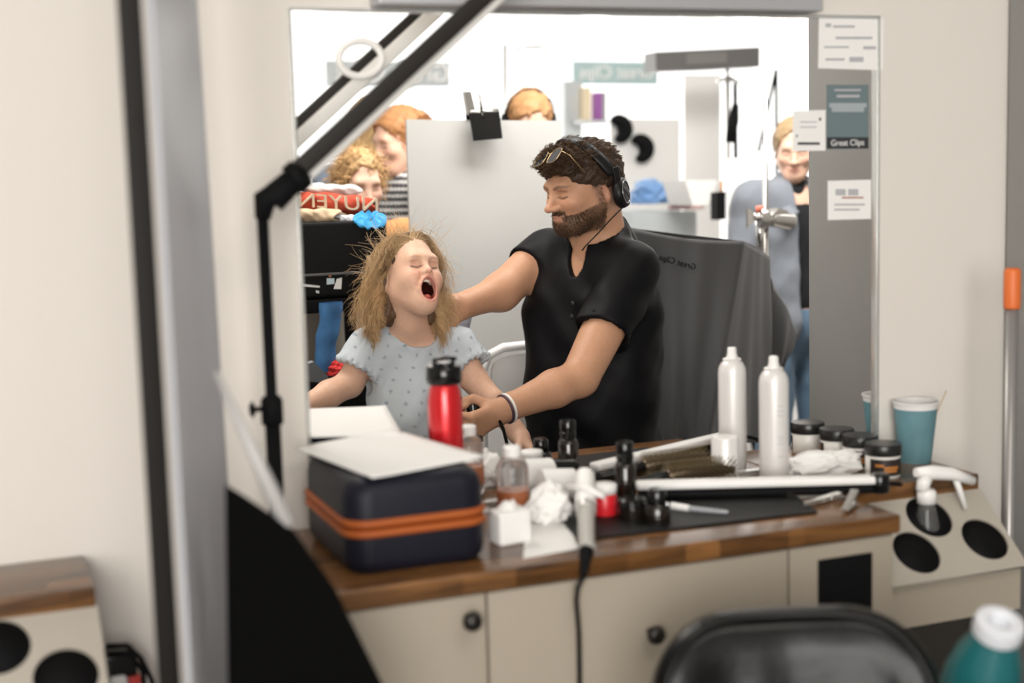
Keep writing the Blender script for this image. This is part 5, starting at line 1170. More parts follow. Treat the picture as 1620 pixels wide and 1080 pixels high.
m = MB(); m.prism(o_, (0, 0.014, 0)); m.build('backrest', FC, fc)
m = MB(); m.box((0, -0.17, 0.44), (0.41, 0.38, 0.022), bevel=0.009); m.build('seat', FC, fc)
for sx in (-1, 1): MB().tube([(sx*(w2-0.025), -0.24, 0.43), (sx*(w2-0.02), 0.20, 0.0)], 0.011, 10).build('leg', FC, fc)
m = MB(); m.tube([P(742, 470, 1.42), P(738, 500, 1.40), P(730, 540, 1.40), P(724, 600, 1.42)], [0.010, 0.016, 0.014, 0.012], 10); tag(m.build('strap', mat('grey_striped_webbing', (0.22, 0.22, 0.25), 0.8, var=0.7, vscale=60), loc=P(730, 540, 1.40)), 'grey patterned strap hanging behind the girl\'s shoulder', 'strap')

# ---- salon chair under the grey cape
ch = root('salon_chair', 'salon chair hidden under the grey draped cape beside the man', 'chair', (1.85, 1.44, 0), R_(-12))
MB().box((0, 0.06, 0.93), (0.25, 0.10, 0.50), bevel=0.03).build('backrest', MATTE, ch); MB().box((0, -0.10, 0.60), (0.34, 0.34, 0.10), bevel=0.03).build('seat', MATTE, ch); MB().lathe([(0.17, 0), (0.17, 0.02), (0.05, 0.05), (0.04, 0.55), (0.0, 0.55)], (0, -0.02, 0), 28).build('base', CHROME, ch)
CAPE = mat('grey_cape_cloth', (0.060, 0.060, 0.062), 0.62, spec=0.25, bump=0.10, bscale=400, sheen=0.15)
Af, Bf, Cf = P(1004, 362, 1.24), P(1175, 381, 1.20), P(1217, 406, 1.40)
Ab, Bb, Cb = P(1004, 700, 1.20), P(1121, 700, 1.12), P(1226, 700, 1.42)
L0, L1, R1 = P(1010, 372, 1.52), P(985, 480, 1.50), P(1217, 406, 1.40)
def cape_fn(u, v):
    # u runs from the hidden left side round the front to the right rear; v from the chair's top edge down
    ks = [0.0, 0.22, 0.66, 1.0]; top = [Af+Vector((-0.02, 0.2, 0)), Af, Bf, Cf]; bot = [Ab+Vector((-0.02, 0.2, 0)), Ab, Bb, Cb]
    for i in range(3):
        if u <= ks[i+1] or i == 2:
            t = (u-ks[i])/(ks[i+1]-ks[i]); p = (top[i]*(1-t)+top[i+1]*t)*(1-v)+(bot[i]*(1-t)+bot[i+1]*t)*v
            n = Vector((-0.15, -1, 0)) if i == 1 else Vector((0.8, -0.55, 0)) if i == 2 else Vector((-1, 0, 0))
            amp = 0.004+0.016*v; fold = math.sin(t*math.pi)**0.6*(math.sin(t*11+v*2.0+i)*0.6+math.sin(t*23-v*3.0)*0.35)
            sag = -0.010*math.sin(t*math.pi)*(1-v) if i == 1 else 0
            amp *= 0.35 if i == 2 else 1.0; return p+n*amp*fold+Vector((0, 0, sag))
cp_ = root('cape', 'grey hairdressing cape with dark lettering draped over the chair right of the man', 'cape', (Bf.x, 1.25, 0.8), world=True)
m = MB(); m.grid(cape_fn, 96, 48, 0.003)
top_f = lambda u, v: (Af*(1-u)+Bf*u)*(1-v)+((Af+Vector((-0.02, 0.2, 0.004)))*(1-u)+Cf*u)*v+Vector((0, 0, 0.006*math.sin(v*math.pi)))
m.grid(top_f, 14, 8, 0.003); m.build('cloth', CAPE, cp_)
m = MB()
def wing(u, v):
    a_, b_, c_, d_ = P(1219, 440, 1.40), P(1262, 528, 1.46), P(1238, 572, 1.44), P(1222, 640, 1.40)
    p = (a_*(1-u)+b_*u)*(1-v)+(d_*(1-u)+c_*u)*v; return p+Vector((0, -0.02*math.sin(u*3)*math.sin(v*3)+0.008*math.sin(u*9+v*4), 0.006*math.sin(v*9)))
m.grid(wing, 20, 20, 0.004); m.build('sleeve', CAPE, cp_)
tc = P(1068, 416, 1.205)
x_ = (Bf-Af).normalized(); z_ = ((Af+Bf)*0.5-(Ab+Bb)*0.5).normalized(); y_ = z_.cross(x_).normalized(); z_ = x_.cross(y_)
def on_front(px, py):
    # where the line of sight meets the front panel
    v = (P(px, py, 2)-CAM_POS).normalized(); n = (Bf-Af).cross(Ab-Af).normalized(); return CAM_POS+v*((Af-CAM_POS).dot(n)/v.dot(n))
tc = on_front(1069, 415); nn = (Bf-Af).cross(Ab-Af).normalized(); nn = nn if nn.y < 0 else -nn
xr = (on_front(1100, 424)-on_front(1040, 407)).normalized(); up = nn.cross(xr).normalized(); up = up if up.z > 0 else -up
Mt = Matrix(((-xr.x, up.x, nn.x, tc.x+nn.x*0.014), (-xr.y, up.y, nn.y, tc.y+nn.y*0.014), (-xr.z, up.z, nn.z, tc.z+nn.z*0.014), (0, 0, 0, 1)))
text_part('lettering', 'Great Clips', 0.0235, Mt, mat('black_print', (0.002, 0.002, 0.002), 0.8, spec=0.0), cp_)

# ---- chrome stand with its clamp
cs = root('light_stand', 'chrome light stand with a big clamp right of the draped chair', 'stand', (P(1212, 690, 1.62).x, 1.62, 0), world=True)
pt, pb = P(1216, 156, 1.62), P(1212, 420, 1.62); px_ = pb.x
MB().tube([(px_, 1.62, 0.02), (px_, 1.62, pt.z)], 0.0085, 16).build('pole', CHROME, cs); MB().tube([(P(1202, 400, 1.6).x, 1.60, P(1202, 400, 1.6).z), (P(1202, 340, 1.6).x, 1.60, P(1202, 335, 1.6).z)], 0.012, 14).build('sleeve', CHROME, cs)
MB().lathe([(0.0, 0), (0.013, 0), (0.013, 0.018), (0.0, 0.02)], (P(1202, 335, 1.6).x, 1.60, P(1202, 335, 1.6).z), 16).build('end_cap', mat('salmon_cap', (0.62, 0.16, 0.10), 0.4), cs)
k0, k1 = P(1186, 343, 1.60), P(1257, 350, 1.58)
c_ = MB(); kd = (k1-k0).normalized(); Rk = kd.to_track_quat('Z', 'Y').to_matrix(); Lk = (k1-k0).length
c_.lathe([(0.0, 0), (0.014, 0), (0.016, 0.012), (0.010, 0.016), (0.010, 0.028), (0.030, 0.030), (0.032, 0.045), (0.030, 0.056), (0.018, 0.060), (0.018, 0.074), (0.024, 0.078), (0.024, Lk-0.006), (0.018, Lk), (0.0, Lk)], k0, 28, Rk); autosmooth(c_.build('clamp', STEEL, cs), 40)
c_ = MB(); c_.prism([P(1183, 329, 1.585), P(1193, 335, 1.585), P(1193, 350, 1.585), P(1183, 360, 1.585)], (0, 0.012, 0)); c_.build('wing_nut', CHROME, cs)
c_ = MB(); c_.prism([P(1222, 340, 1.57), P(1233, 329, 1.57), P(1245, 333, 1.57), P(1258, 350, 1.57), P(1250, 363, 1.57), P(1226, 358, 1.57)], (0, 0.05, 0)); autosmooth(c_.build('clamp_jaw', STEEL, cs), 30)
for i in range(3):
    a = 2*math.pi*i/3+0.4; MB().tube([(px_, 1.62, 0.30), (px_+0.2*math.cos(a), 1.62+0.2*math.sin(a), 0.01)], 0.009, 8).build('leg', CHROME, cs)

# ---- black flight case on its cart, clothes heaped on it
FY = 1.42
a, b = P(470, 352, FY), P(612, 349, FY); zb_ = P(545, 470, FY).z; x0, x1 = a.x-0.25, b.x
fl = root('flight_case', 'black equipment case with stickers behind the girl, clothes heaped on top', 'case', ((x0+x1)/2, FY+0.18, zb_), world=True)
CASEB = mat('black_case_cloth', (0.005, 0.005, 0.005), 0.5, spec=0.2, bump=0.15, bscale=200)
MB().box(((x0+x1)/2, FY+0.18, (zb_+a.z)/2), (x1-x0, 0.36, a.z-zb_), bevel=0.012).build('body', CASEB, fl)
zl = P(545, 432, FY).z; MB().box(((x0+x1)/2, FY-0.002, zl), (x1-x0+0.006, 0.008, 0.006), bevel=0.001).build('seam_trim', mat('dark_grey_trim', (0.10, 0.10, 0.10), 0.4), fl)
def sticker(pts, col):
    m = MB(); m.prism([P(x, y, FY-0.0035) for x, y in pts], (0, 0.002, 0)); m.build('sticker', mat('sticker_%d' % int(col[0]*1000), col, 0.5), fl)
sticker([(517, 440), (529, 440), (529, 449), (517, 450)], (0.50, 0.62, 0.66)); sticker([(533, 441), (541, 439), (540, 457), (528, 457)], (0.74, 0.73, 0.70)); sticker([(479, 449), (506, 452), (506, 455), (479, 453)], (0.70, 0.70, 0.69)); sticker([(520, 434), (524, 434), (524, 438), (520, 438)], (0.55, 0.16, 0.06)); sticker([(500, 459), (505, 460), (505, 464), (500, 463)], (0.6, 0.6, 0.6))
ct = root('cart', 'black cart standing under the equipment case', 'cart', ((x0+x1)/2, FY+0.18, 0), world=True)
MB().box(((x0+x1)/2, FY+0.18, zb_-0.02), (x1-x0, 0.36, 0.036), bevel=0.004).build('shelf', MATTE, ct); MB().box(((x0+x1)/2, FY+0.18, P(520, 600, FY).z-0.10), (x1-x0, 0.36, 0.20), bevel=0.01).build('lower_box', MATTE, ct)
for sx in (x0+0.02, x1-0.02):
    for sy in (FY+0.02, FY+0.34): MB().box((sx, sy, zb_/2-0.015), (0.03, 0.03, zb_-0.03)).build('leg', MATTE, ct)
zt_ = a.z
RUST = mat('rust_print_cloth', (0.42, 0.055, 0.025), 0.85, bump=0.15, bscale=300)
rs = root('folded_shirt', 'rust red shirt with cream lettering rolled up on the black case', 'shirt', P(540, 335, FY+0.1), world=True)
s0, s1 = P(468, 318, FY+0.08), P(592, 326, FY+0.06)
def roll(c0, c1, r, n=40, seed=0, flat=0.75):
    c0, c1 = Vector(c0), Vector(c1); d = (c1-c0); L_ = d.length; d.normalize(); u = Vector((0, 0, 1)).cross(d).normalized(); w_ = d.cross(u)
    def f(a_, b_):
        t = a_; an = 2*math.pi*b_; rr = r*(1+0.10*math.sin(an*3+t*7+seed)+0.08*math.sin(t*19+seed*2)+0.05*math.sin(an*5-t*23)); e = min(1, (1-abs(2*t-1))*7+0.55)
        return c0+d*(L_*t+0.012*math.sin(an*2+seed)*(t-0.5)*2)+u*(rr*e*math.cos(an))+w_*(rr*e*flat*math.sin(an))
    return f
MB().grid(roll(s0, s1, 0.033), 50, 33).build('cloth', RUST, rs)
xd = (s1-s0).normalized(); Mt = Matrix(((xd.x, 0, 0, 0), (xd.y, 0, -1, 0), (xd.z, 1, 0, 0), (0, 0, 0, 1)))
q_ = P(536, 321, FY+0.03); Mt.translation = Vector((q_.x, FY+0.034, q_.z)); Mt = Mt @ Matrix.Diagonal((-1.25, 1, 1, 1)); text_part('lettering', 'NUYEN', 0.052, Mt, mat('cream_print', (0.72, 0.58, 0.42), 0.8), rs, 0.003)
tag(MB().grid(roll(P(484, 298, FY+0.12), P(566, 302, FY+0.14), 0.020, seed=2), 40, 25).build('folded_cloth', mat('white_printed_cloth', (0.72, 0.69, 0.64), 0.9, var=0.5, vscale=30), loc=P(520, 300, FY+0.12)), 'white printed cloth folded on top of the rust shirt', 'cloth')
tag(MB().grid(roll(P(462, 340, FY+0.04), P(534, 342, FY+0.03), 0.024, seed=4), 40, 25).build('folded_trousers', mat('tan_cotton', (0.56, 0.42, 0.28), 0.9, bump=0.2, bscale=120), loc=P(500, 345, FY+0.04)), 'tan trousers rolled up in front of the rust shirt', 'clothes')
tag(MB().grid(roll(P(530, 347, FY+0.03), P(574, 350, FY+0.02), 0.018, seed=5), 30, 25).build('knit_cloth', mat('pale_grey_knit', (0.55, 0.56, 0.59), 0.95, bump=0.3, bscale=300), loc=P(550, 350, FY+0.03)), 'pale grey knit roll between tan trousers and blue scrunchie', 'clothes')
tag(MB().grid(lambda u, v: P(586, 350, FY)+Vector(((0.027+(0.012+0.004*math.sin(u*2*math.pi*9))*math.cos(v*2*math.pi))*math.cos(u*2*math.pi)*1.1, 0.02*math.sin(u*2*math.pi)+0.006*math.sin(v*6.28), (0.012+0.004*math.sin(u*2*math.pi*9+1))*math.sin(v*2*math.pi)+0.010*math.sin(u*2*math.pi)+0.004)), 90, 13).build('scrunchie', mat('sky_blue_satin', (0.035, 0.34, 0.68), 0.5, bump=0.1, bscale=200), loc=P(586, 352, FY)), 'bright blue scrunchie at the end of the heaped clothes', 'scrunchie')
DEN = mat('blue_denim', (0.040, 0.135, 0.30), 0.8, var=0.4, vscale=25, bump=0.2, bscale=400)
def legs_fn(u, v):
    t = v; c0 = P(524, 478, FY-0.035)*(1-t)+P(512, 588, FY-0.035)*t; r = 0.030-0.004*t+0.0012*math.sin(t*17); an = 2*math.pi*u; return c0+Vector((r*math.cos(an)*(1+0.1*math.sin(an*3+t*9)), r*0.7*math.sin(an), 0))
tag(MB().grid(legs_fn, 25, 40).build('hanging_jeans', DEN, loc=P(524, 478, FY+0.03)), 'blue jeans hanging down below the black equipment case', 'jeans')
crumple('red_cloth', 'red cloth bundle beside the hanging blue jeans', P(532, 592, FY-0.04), (0.026, 0.03, 0.02), 0.2, mat('red_cotton', (0.55, 0.03, 0.03), 0.85), 2.0, 'cloth')
m = MB(); m.prism([P(488, 575, FY-0.11), P(497, 572, FY-0.11), P(520, 596, FY-0.11), P(516, 606, FY-0.11), P(488, 603, FY-0.11)], (0, 0.03, 0)); m.build('flap', mat('dark_grey_vinyl', (0.11, 0.115, 0.12), 0.4), ct)
m = MB(); m.prism([P(484, 476, FY+0.38), P(604, 476, FY+0.38), P(604, 574, FY+0.38), P(484, 574, FY+0.38)], (0, 0.02, 0)); tag(m.build('folded_carton', mat('tan_card', (0.42, 0.38, 0.32), 0.8), loc=P(575, 570, FY+0.4)), 'pale tan card leaning behind the hanging blue jeans', 'card')
# girl's seat
gs = root('stool', 'dark upholstered stool the girl sits on, its top below the mirror edge', 'stool', (0.985, 0.97, 0))
MB().lathe([(0.0, 0.52), (0.16, 0.52), (0.175, 0.54), (0.175, 0.575), (0.15, 0.595), (0.0, 0.60)], (0, 0, 0), 32).build('seat', MATTE, gs); MB().lathe([(0.20, 0), (0.20, 0.015), (0.03, 0.04), (0.025, 0.52), (0.0, 0.52)], (0, 0, 0), 28).build('base', CHROME, gs)
ms = root('stool', 'dark upholstered stool under the man in the black polo shirt', 'stool', (1.47, 1.02, 0))
MB().lathe([(0.0, 0.36), (0.17, 0.36), (0.185, 0.38), (0.185, 0.42), (0.15, 0.445), (0.0, 0.45)], (0, 0, 0), 32).build('seat', MATTE, ms); MB().lathe([(0.22, 0), (0.22, 0.015), (0.03, 0.04), (0.025, 0.37), (0.0, 0.37)], (0, 0, 0), 28).build('base', CHROME, ms)
# the dryer in the man's fist, behind the red bottle
dr = root('hair_dryer', 'black hair dryer held in the man\'s fist, mostly behind the red bottle', 'hair dryer', P(748, 655, 0.68), world=True)
h0, h1 = P(755, 700, 0.715), P(748, 650, 0.735)
limb('handle', BLACK, dr, h0, h1+Vector((0, 0, 0.015)), 0.0145, 0.0150); limb('barrel', BLACK, dr, P(726, 642, 0.73), P(692, 640, 0.79), 0.022, 0.020)
MB().tube([h0, P(758, 712, 0.71), P(762, 740, 0.70), P(770, 800, 0.66)], 0.006, 8).build('cord', MATTE, dr)
ks = MB().tube([P(788, 660, 0.70), P(796, 678, 0.695), P(803, 705, 0.69), P(808, 760, 0.69)], 0.004, 8); tag(ks.build('wrist_strap', MATTE, loc=P(788, 660, 0.70)), 'black cord hanging from the man\'s wrist', 'cord')

# ---- far side of the room: stands, signs, tables
PALE = mat('pale_grey_panel', (0.45, 0.48, 0.49), 0.6); TEAL = mat('pale_teal_panel', (0.36, 0.47, 0.48), 0.6)
def sign(label, pts, y, mt, text=None, tpx=None, size=0.2):
    a_, b_, c_, d_ = [P(px, py, y) for px, py in pts]
    r = root('wall_sign', label, 'sign', (a_+c_)/2, world=True); MB().prism([a_, b_, c_, d_], (0, 0.03, 0)).build('board', mt, r)
    if text:
        q = P(tpx[0], tpx[1], y-0.004); text_part('lettering', text, size, Matrix(((-1, 0, 0, q.x), (0, 0, -1, q.y), (0, 1, 0, q.z), (0, 0, 0, 1))), WHITE, r, 0.004)
    return r
sign('pale grey shop sign with white reversed lettering at upper left', [(516, 95), (712, 98), (712, 137), (516, 137)], 6.2, PALE, 'Great Clips', (622, 117), 0.155)
sign('pale teal shop sign with white reversed lettering above the man', [(908, 96), (1041, 98), (1041, 134), (908, 133)], 6.2, TEAL, 'Great Clips', (976, 115), 0.115)
def far_box(name, label, cat, pts, y, depth, mt, group=None):
    m = MB(); m.prism([P(px, py, y) for px, py in pts], (0, depth, 0)); o = m.build(name, mt, loc=P(pts[0][0], pts[0][1], y)); return tag(o, label, cat, group)
rect = lambda x0, y0, x1, y1: [(x0, y0), (x1, y0), (x1, y1), (x0, y1)]
far_box('pillar', 'pale grey round-edged pillar behind the man\'s head', 'pillar', rect(893, 128, 921, 330), 5.0, 0.2, PALE)
far_box('display_box', 'tall cream display box beside the grey pillar', 'box', rect(924, 138, 935, 190), 4.9, 0.06, mat('cream_card', (0.62, 0.52, 0.36), 0.6))
far_box('display_box', 'tall purple display box behind the man', 'box', rect(943, 146, 952, 190), 4.9, 0.06, mat('purple_card', (0.26, 0.08, 0.30), 0.6))
far_box('display_box', 'tall grey display box right of the purple one', 'box', rect(953, 146, 959, 190), 4.9, 0.06, mat('grey_card', (0.30, 0.30, 0.31), 0.6))
far_box('display_shelf', 'narrow shelf below the cream and purple display boxes', 'shelf', rect(920, 190, 962, 196), 4.85, 0.2, PALE)
bk = root('fluorescent_bank', 'long dark grey light bank high up at right of the mirror view', 'light', P(1120, 94, 3.9), world=True)
MB().prism([P(1037, 82, 3.9), P(1202, 74, 3.9), P(1202, 106, 3.9), P(1038, 113, 3.9)], (0, 0.12, 0)).build('housing', mat('dark_grey_metal', (0.12, 0.115, 0.11), 0.5), bk); MB().prism([P(1085, 84, 3.895), P(1150, 81, 3.895), P(1150, 100, 3.895), P(1085, 103, 3.895)], (0, 0.004, 0)).build('badge_plate', mat('mid_grey_metal', (0.17, 0.165, 0.155), 0.5), bk)
MB().tube([P(1151, 122, 3.95), (P(1151, 122, 3.95).x, 3.95, 0.0)], 0.012, 10).build('stand', STEEL, bk); MB().tube([P(1135, 128, 3.94), P(1152, 124, 3.94), P(1169, 130, 3.94)], [0.008, 0.016, 0.008], 10).build('bracket', STEEL, bk); MB().tube([P(1151, 110, 3.95), P(1151, 126, 3.95)], 0.010, 10).build('bracket', STEEL, bk)
def stand(label, px, ytop, y, r, mt, nm='light_stand', head=None):
    q = P(px, ytop, y); rt = root(nm, label, 'stand', (q.x, y, 0), world=True); MB().tube([(q.x, y, 0.02), (q.x, y, q.z)], r, 10).build('pole', mt, rt)
    for i in range(3):
        a = 2.1*i+0.5; MB().tube([(q.x, y, 0.45), (q.x+0.2*math.cos(a), y+0.2*math.sin(a), 0.01)], r*0.9, 8).build('leg', mt, rt)
    return rt
s_ = stand('black light stand with grip head near the light bank', 1163, 132, 3.4, 0.010, MATTE); MB().tube([P(1164, 165, 3.39), P(1160, 190, 3.39), P(1155, 225, 3.39)], [0.014, 0.026, 0.022], 12).build('grip_head', MATTE, s_)
s_ = stand('thin dark stand leaning arm right of the grip head', 1228, 110, 3.6, 0.008, MATTE); MB().tube([P(1228, 110, 3.6), P(1200, 240, 3.6)], 0.008, 8).build('arm', MATTE, s_)
s_ = stand('white painted stand with black radio behind the draped chair', 1160, 250, 2.9, 0.022, WHITE); MB().prism([P(1134, 305, 2.85), P(1148, 303, 2.85), P(1148, 347, 2.85), P(1134, 348, 2.85)], (0, 0.05, 0)).build('radio', MATTE, s_); MB().tube([P(1141, 304, 2.87), P(1142, 286, 2.87)], 0.006, 8).build('aerial', mat('orange_tip', (0.55, 0.25, 0.08), 0.5), s_)
wf = root('garment_rack', 'thin wire garment frame above the board, before the bright window', 'rack', (P(830, 180, 4.2).x, 4.2, 0), world=True)
MB().tube([(P(799, 180, 4.2).x, 4.2, 0.0), P(799, 180, 4.2), P(799, 70, 4.2)], 0.010, 8).build('post', STEEL, wf); MB().tube([(P(858, 180, 4.2).x, 4.2, 0.0), P(855, 170, 4.2), P(864, 76, 4.2), P(856, 74, 4.2), P(832, 75, 4.2), P(815, 80, 4.2)], 0.008, 8).build('hoop', STEEL, wf)
hp_ = MB(); hp_.tube([P(570+34*math.cos(t), 93+28*math.sin(t), 0.16) for t in np.linspace(0, 2*math.pi, 33)[:-1]], 0.0065, 10, True); tag(hp_.build('cable_loop', WHITE, loc=P(570, 93, 0.16)), 'white cable loop hung round the mirrored light bar at upper left', 'cable')
far_box('side_table', 'pale grey side table behind the draped chair', 'table', rect(998, 334, 1102, 640), 3.6, 0.5, PALE)
crumple('plastic_bag', 'blue plastic bag lying on the pale grey table', P(1030, 322, 3.75), (0.085, 0.08, 0.06), 0.2, mat('blue_film', (0.16, 0.30, 0.55), 0.4), 3.0, 'bag')
crumple('pink_cloth', 'pale pink cloth lying on the table right of the blue bag', P(1086, 331, 3.75), (0.075, 0.08, 0.035), 0.2, mat('pink_cotton', (0.72, 0.50, 0.48), 0.9), 5.0, 'cloth')
sh_ = root('wall_shelf', 'dark wall shelf carrying red boxes behind the blue bag', 'shelf', P(1030, 290, 4.6), world=True); MB().prism([P(1000, 278, 4.6), P(1060, 276, 4.6), P(1060, 296, 4.6), P(1000, 298, 4.6)], (0, 0.25, 0)).build('shelf', mat('dark_shelf', (0.05, 0.045, 0.04), 0.5), sh_)
far_box('red_carton', 'small red carton on the dark shelf at the back', 'box', rect(1012, 262, 1034, 278), 4.62, 0.1, mat('red_card', (0.62, 0.12, 0.08), 0.6))
far_box('white_carton', 'white carton on the dark shelf right of the red one', 'box', rect(1036, 258, 1058, 277), 4.62, 0.1, mat('white_card', (0.74, 0.72, 0.70), 0.6))
far_box('screen', 'white standing screen behind the two dark curved fans', 'screen', rect(966, 188, 1076, 690), 4.5, 0.03, WHITE)
for i, (x_0, y_0, lb) in enumerate(((978, 205, 'dark curved fan on the shelf right of the man\'s headphones'), (1012, 236, 'dark curved fan lower down right of the man\'s headphones'))):
    m = MB(); m.tube([*[P(x_0+14*math.cos(t)-3, y_0-15*math.sin(t), 4.457) for t in np.linspace(2.2, -1.7, 16)]], [0.012+0.030*math.sin(math.pi*k/15)**0.7 for k in range(16)], 12); tag(m.build('desk_fan', MATTE, loc=P(x_0, y_0, 4.4)), lb, 'fan')
far_box('paper_backdrop', 'big white paper backdrop hanging behind the light stands', 'backdrop paper', rect(1082, 118, 1140, 690), 4.7, 0.01, WHITE)
m = MB(); m.prism([P(1084, 285, 3.3), P(1136, 285, 3.3), P(1118, 325, 3.3), P(1096, 325, 3.3)], (0, 0.22, 0)); tag(m.build('lamp_shade', WHITE, loc=P(1110, 325, 3.3)), 'white tapered lamp shade above the pale grey table', 'lamp shade')
# ------------------------------------------------------------------ things on the wall and in front of the counter
BAR = mat('grey_blue_aluminium', (0.46, 0.46, 0.48), 0.35, metal=0.3)
a, b = P(593, 11, -0.03), P(1292, 18, -0.03)
ml = root('mirror_light', 'long grey aluminium light bar fixed over the top of the mirror', 'light bar', ((a.x+b.x)/2, -0.02, a.z+0.03), world=True)
MB().box(((a.x+b.x)/2, -0.026, (a.z+b.z)/2+0.030), (b.x-a.x, 0.050, 0.060), bevel=0.004).build('housing', BAR, ml)
INK = mat('grey_ink', (0.42, 0.42, 0.44), 0.7); INKD = mat('dark_ink', (0.03, 0.03, 0.035), 0.6)
def notice(label, pts, mt, ink, y=-0.0035):
    q = [P(px, py, y) for px, py in pts]; r = root('notice', label, 'notice', q[3], world=True)
    MB().prism(q, (0, 0.0012, 0)).build('sheet', mt, r)
    for x0, y0, x1, y1, mm in ink:
        MB().prism([P(*p, y-0.0004) for p in ((x0, y0), (x1, y0), (x1, y1), (x0, y1))], (0, 0.0004, 0)).build('printed_line', mm, r)
    return r
notice('white certificate sheet taped at the top right corner of the mirror', [(1296, 27), (1398, 29), (1397, 111), (1295, 108)], PAPER, [(1306, 37, 1315, 43, INK), (1318, 40, 1352, 44, INK), (1322, 58, 1380, 62, INK), (1304, 73, 1343, 76, INK), (1366, 73, 1386, 78, INK), (1306, 92, 1336, 96, INK), (1344, 90, 1366, 98, INK)])
tn = notice('teal notice with a dark foot band on the mirror\'s grey edge', [(1308, 134), (1374, 134), (1374, 235), (1308, 236)], mat('teal_card', (0.135, 0.185, 0.195), 0.55), [(1320, 141, 1362, 144, INK), (1324, 150, 1360, 154, INK), (1312, 163, 1371, 170, mat('pale_teal', (0.34, 0.38, 0.40), 0.6)), (1316, 170, 1367, 177, mat('pale_teal', (0.34, 0.38, 0.40), 0.6)), (1308, 217, 1374, 235, INKD)])
q = P(1341, 226, -0.0046); text_part('lettering', 'Great Clips', 0.0155, Matrix(((1, 0, 0, q.x), (0, 0, -1, q.y), (0, 1, 0, q.z), (0, 0, 0, 1))), WHITE, tn, 0.0003)
notice('small white card overlapping the mirrored woman\'s face', [(1255, 175), (1306, 174), (1306, 238), (1254, 239)], PAPER, [(1262, 225, 1297, 229, INKD), (1296, 186, 1299, 191, INKD), (1266, 192, 1292, 194, INK), (1266, 200, 1292, 202, INK), (1260, 213, 1262, 217, INKD)])
notice('white card lowest on the mirror\'s grey edge', [(1310, 286), (1378, 284), (1378, 346), (1310, 348)], PAPER, [(1322, 299, 1338, 309, INK), (1342, 299, 1358, 309, INK), (1332, 311, 1366, 314, mat('faded_red_ink', (0.45, 0.24, 0.20), 0.7)), (1320, 322, 1368, 325, INK), (1320, 330, 1360, 333, INK)])
# broom and tube leaning in the corner by the partition
c0, c1 = P(1601, 470, -0.20), P(1598, 905, -0.20)
br = root('broom', 'broom handle with bright orange end standing in the right corner', 'broom', (c0.x, -0.20, 0.0), world=True)
ZZ = P(1600, 424, -0.20).z; ZO = P(1600, 488, -0.20).z
MB().tube([(c0.x, -0.20, 0.06), (c0.x, -0.20, ZO)], 0.0115, 16).build('handle', mat('grey_tube', (0.30, 0.29, 0.28), 0.35, metal=0.5), br)
MB().lathe([(0.0, 0), (0.0145, 0), (0.0150, 0.004), (0.0150, ZZ-ZO-0.006), (0.012, ZZ-ZO), (0.0, ZZ-ZO)], (c0.x, -0.20, ZO), 20).build('grip', mat('orange_plastic', (0.68, 0.155, 0.035), 0.45), br)
MB().box((c0.x, -0.20, 0.045), (0.10, 0.05, 0.09), bevel=0.01).build('brush_head', MATTE, br)
# ---- boom light stand left of the mirror
SY = -0.18
A_, B_ = P(456, 292, SY), P(775, -5, SY); bd_ = (B_-A_).normalized(); nb = Vector((-bd_.z, 0, bd_.x))
ls = root('boom_stand', 'black light stand with slanting light bar crossing the mirror', 'light stand', (P(430, 640, SY).x, SY, 0), world=True)
pxx = P(430, 640, SY).x; pz0 = P(438, 335, SY).z
MB().tube([(pxx, SY, 0.35), (pxx, SY, pz0)], 0.0085, 14).build('pole', MATTE, ls); MB().tube([(pxx, SY, 0.02), (pxx, SY, P(428, 672, SY).z)], 0.0115, 14).build('lower_pole', MATTE, ls)
cz = P(428, 650, SY).z; MB().lathe([(0.0115, -0.022), (0.016, -0.018), (0.016, 0.016), (0.012, 0.022)], (pxx, SY, cz), 20).build('collar', MATTE, ls)
kn = MB(); kn.tube([(pxx-0.012, SY, cz+0.004), (pxx-0.026, SY-0.003, cz+0.005)], 0.004, 8); kn.lathe([(0.0, 0), (0.008, 0), (0.013, 0.003), (0.008, 0.007), (0.0, 0.007)], (pxx-0.026, SY-0.003, cz+0.005), 6, Matrix.Rotation(R_(-90), 3, 'Y')); kn.build('knob', MATTE, ls)
MB().tube([(pxx, SY, pz0-0.01), (pxx+0.004, SY, pz0+0.018), A_-bd_*0.03, A_+bd_*0.03], [0.011, 0.017, 0.021, 0.017], 14).build('elbow', MATTE, ls)
MB().tube([A_+bd_*0.015-nb*0.02+Vector((0, -0.012, 0)), A_+bd_*0.015+nb*0.024+Vector((0, -0.012, 0))], [0.013, 0.009], 10).build('tilt_lever', MATTE, ls)
Rb = Matrix(((bd_.x, 0, nb.x), (bd_.y, 1, nb.y), (bd_.z, 0, nb.z))); Lb = 0.66; mid = A_+bd_*(Lb/2+0.02)
MB().box(mid+nb*0.006, (Lb, 0.016, 0.026), Rb, 0.004).build('light_bar', mat('dark_bronze_metal', (0.014, 0.011, 0.009), 0.5, spec=0.3), ls)
MB().box(mid+Vector((0, 0.012, 0))-nb*0.008, (Lb-0.01, 0.014, 0.024), Rb, 0.004).build('diffuser', mat('grey_diffuser', (0.66, 0.65, 0.62), 0.4), ls)
for i in range(3):
    a_ = 2.1*i+0.35; MB().tube([(pxx, SY-0.02, 0.30), (pxx+0.28*math.cos(a_)*0.5, SY-0.02+0.12*math.sin(a_), 0.012)], 0.009, 8).build('leg', MATTE, ls)
twin(ls, 'the mirror image of the slanting light bar at upper left')
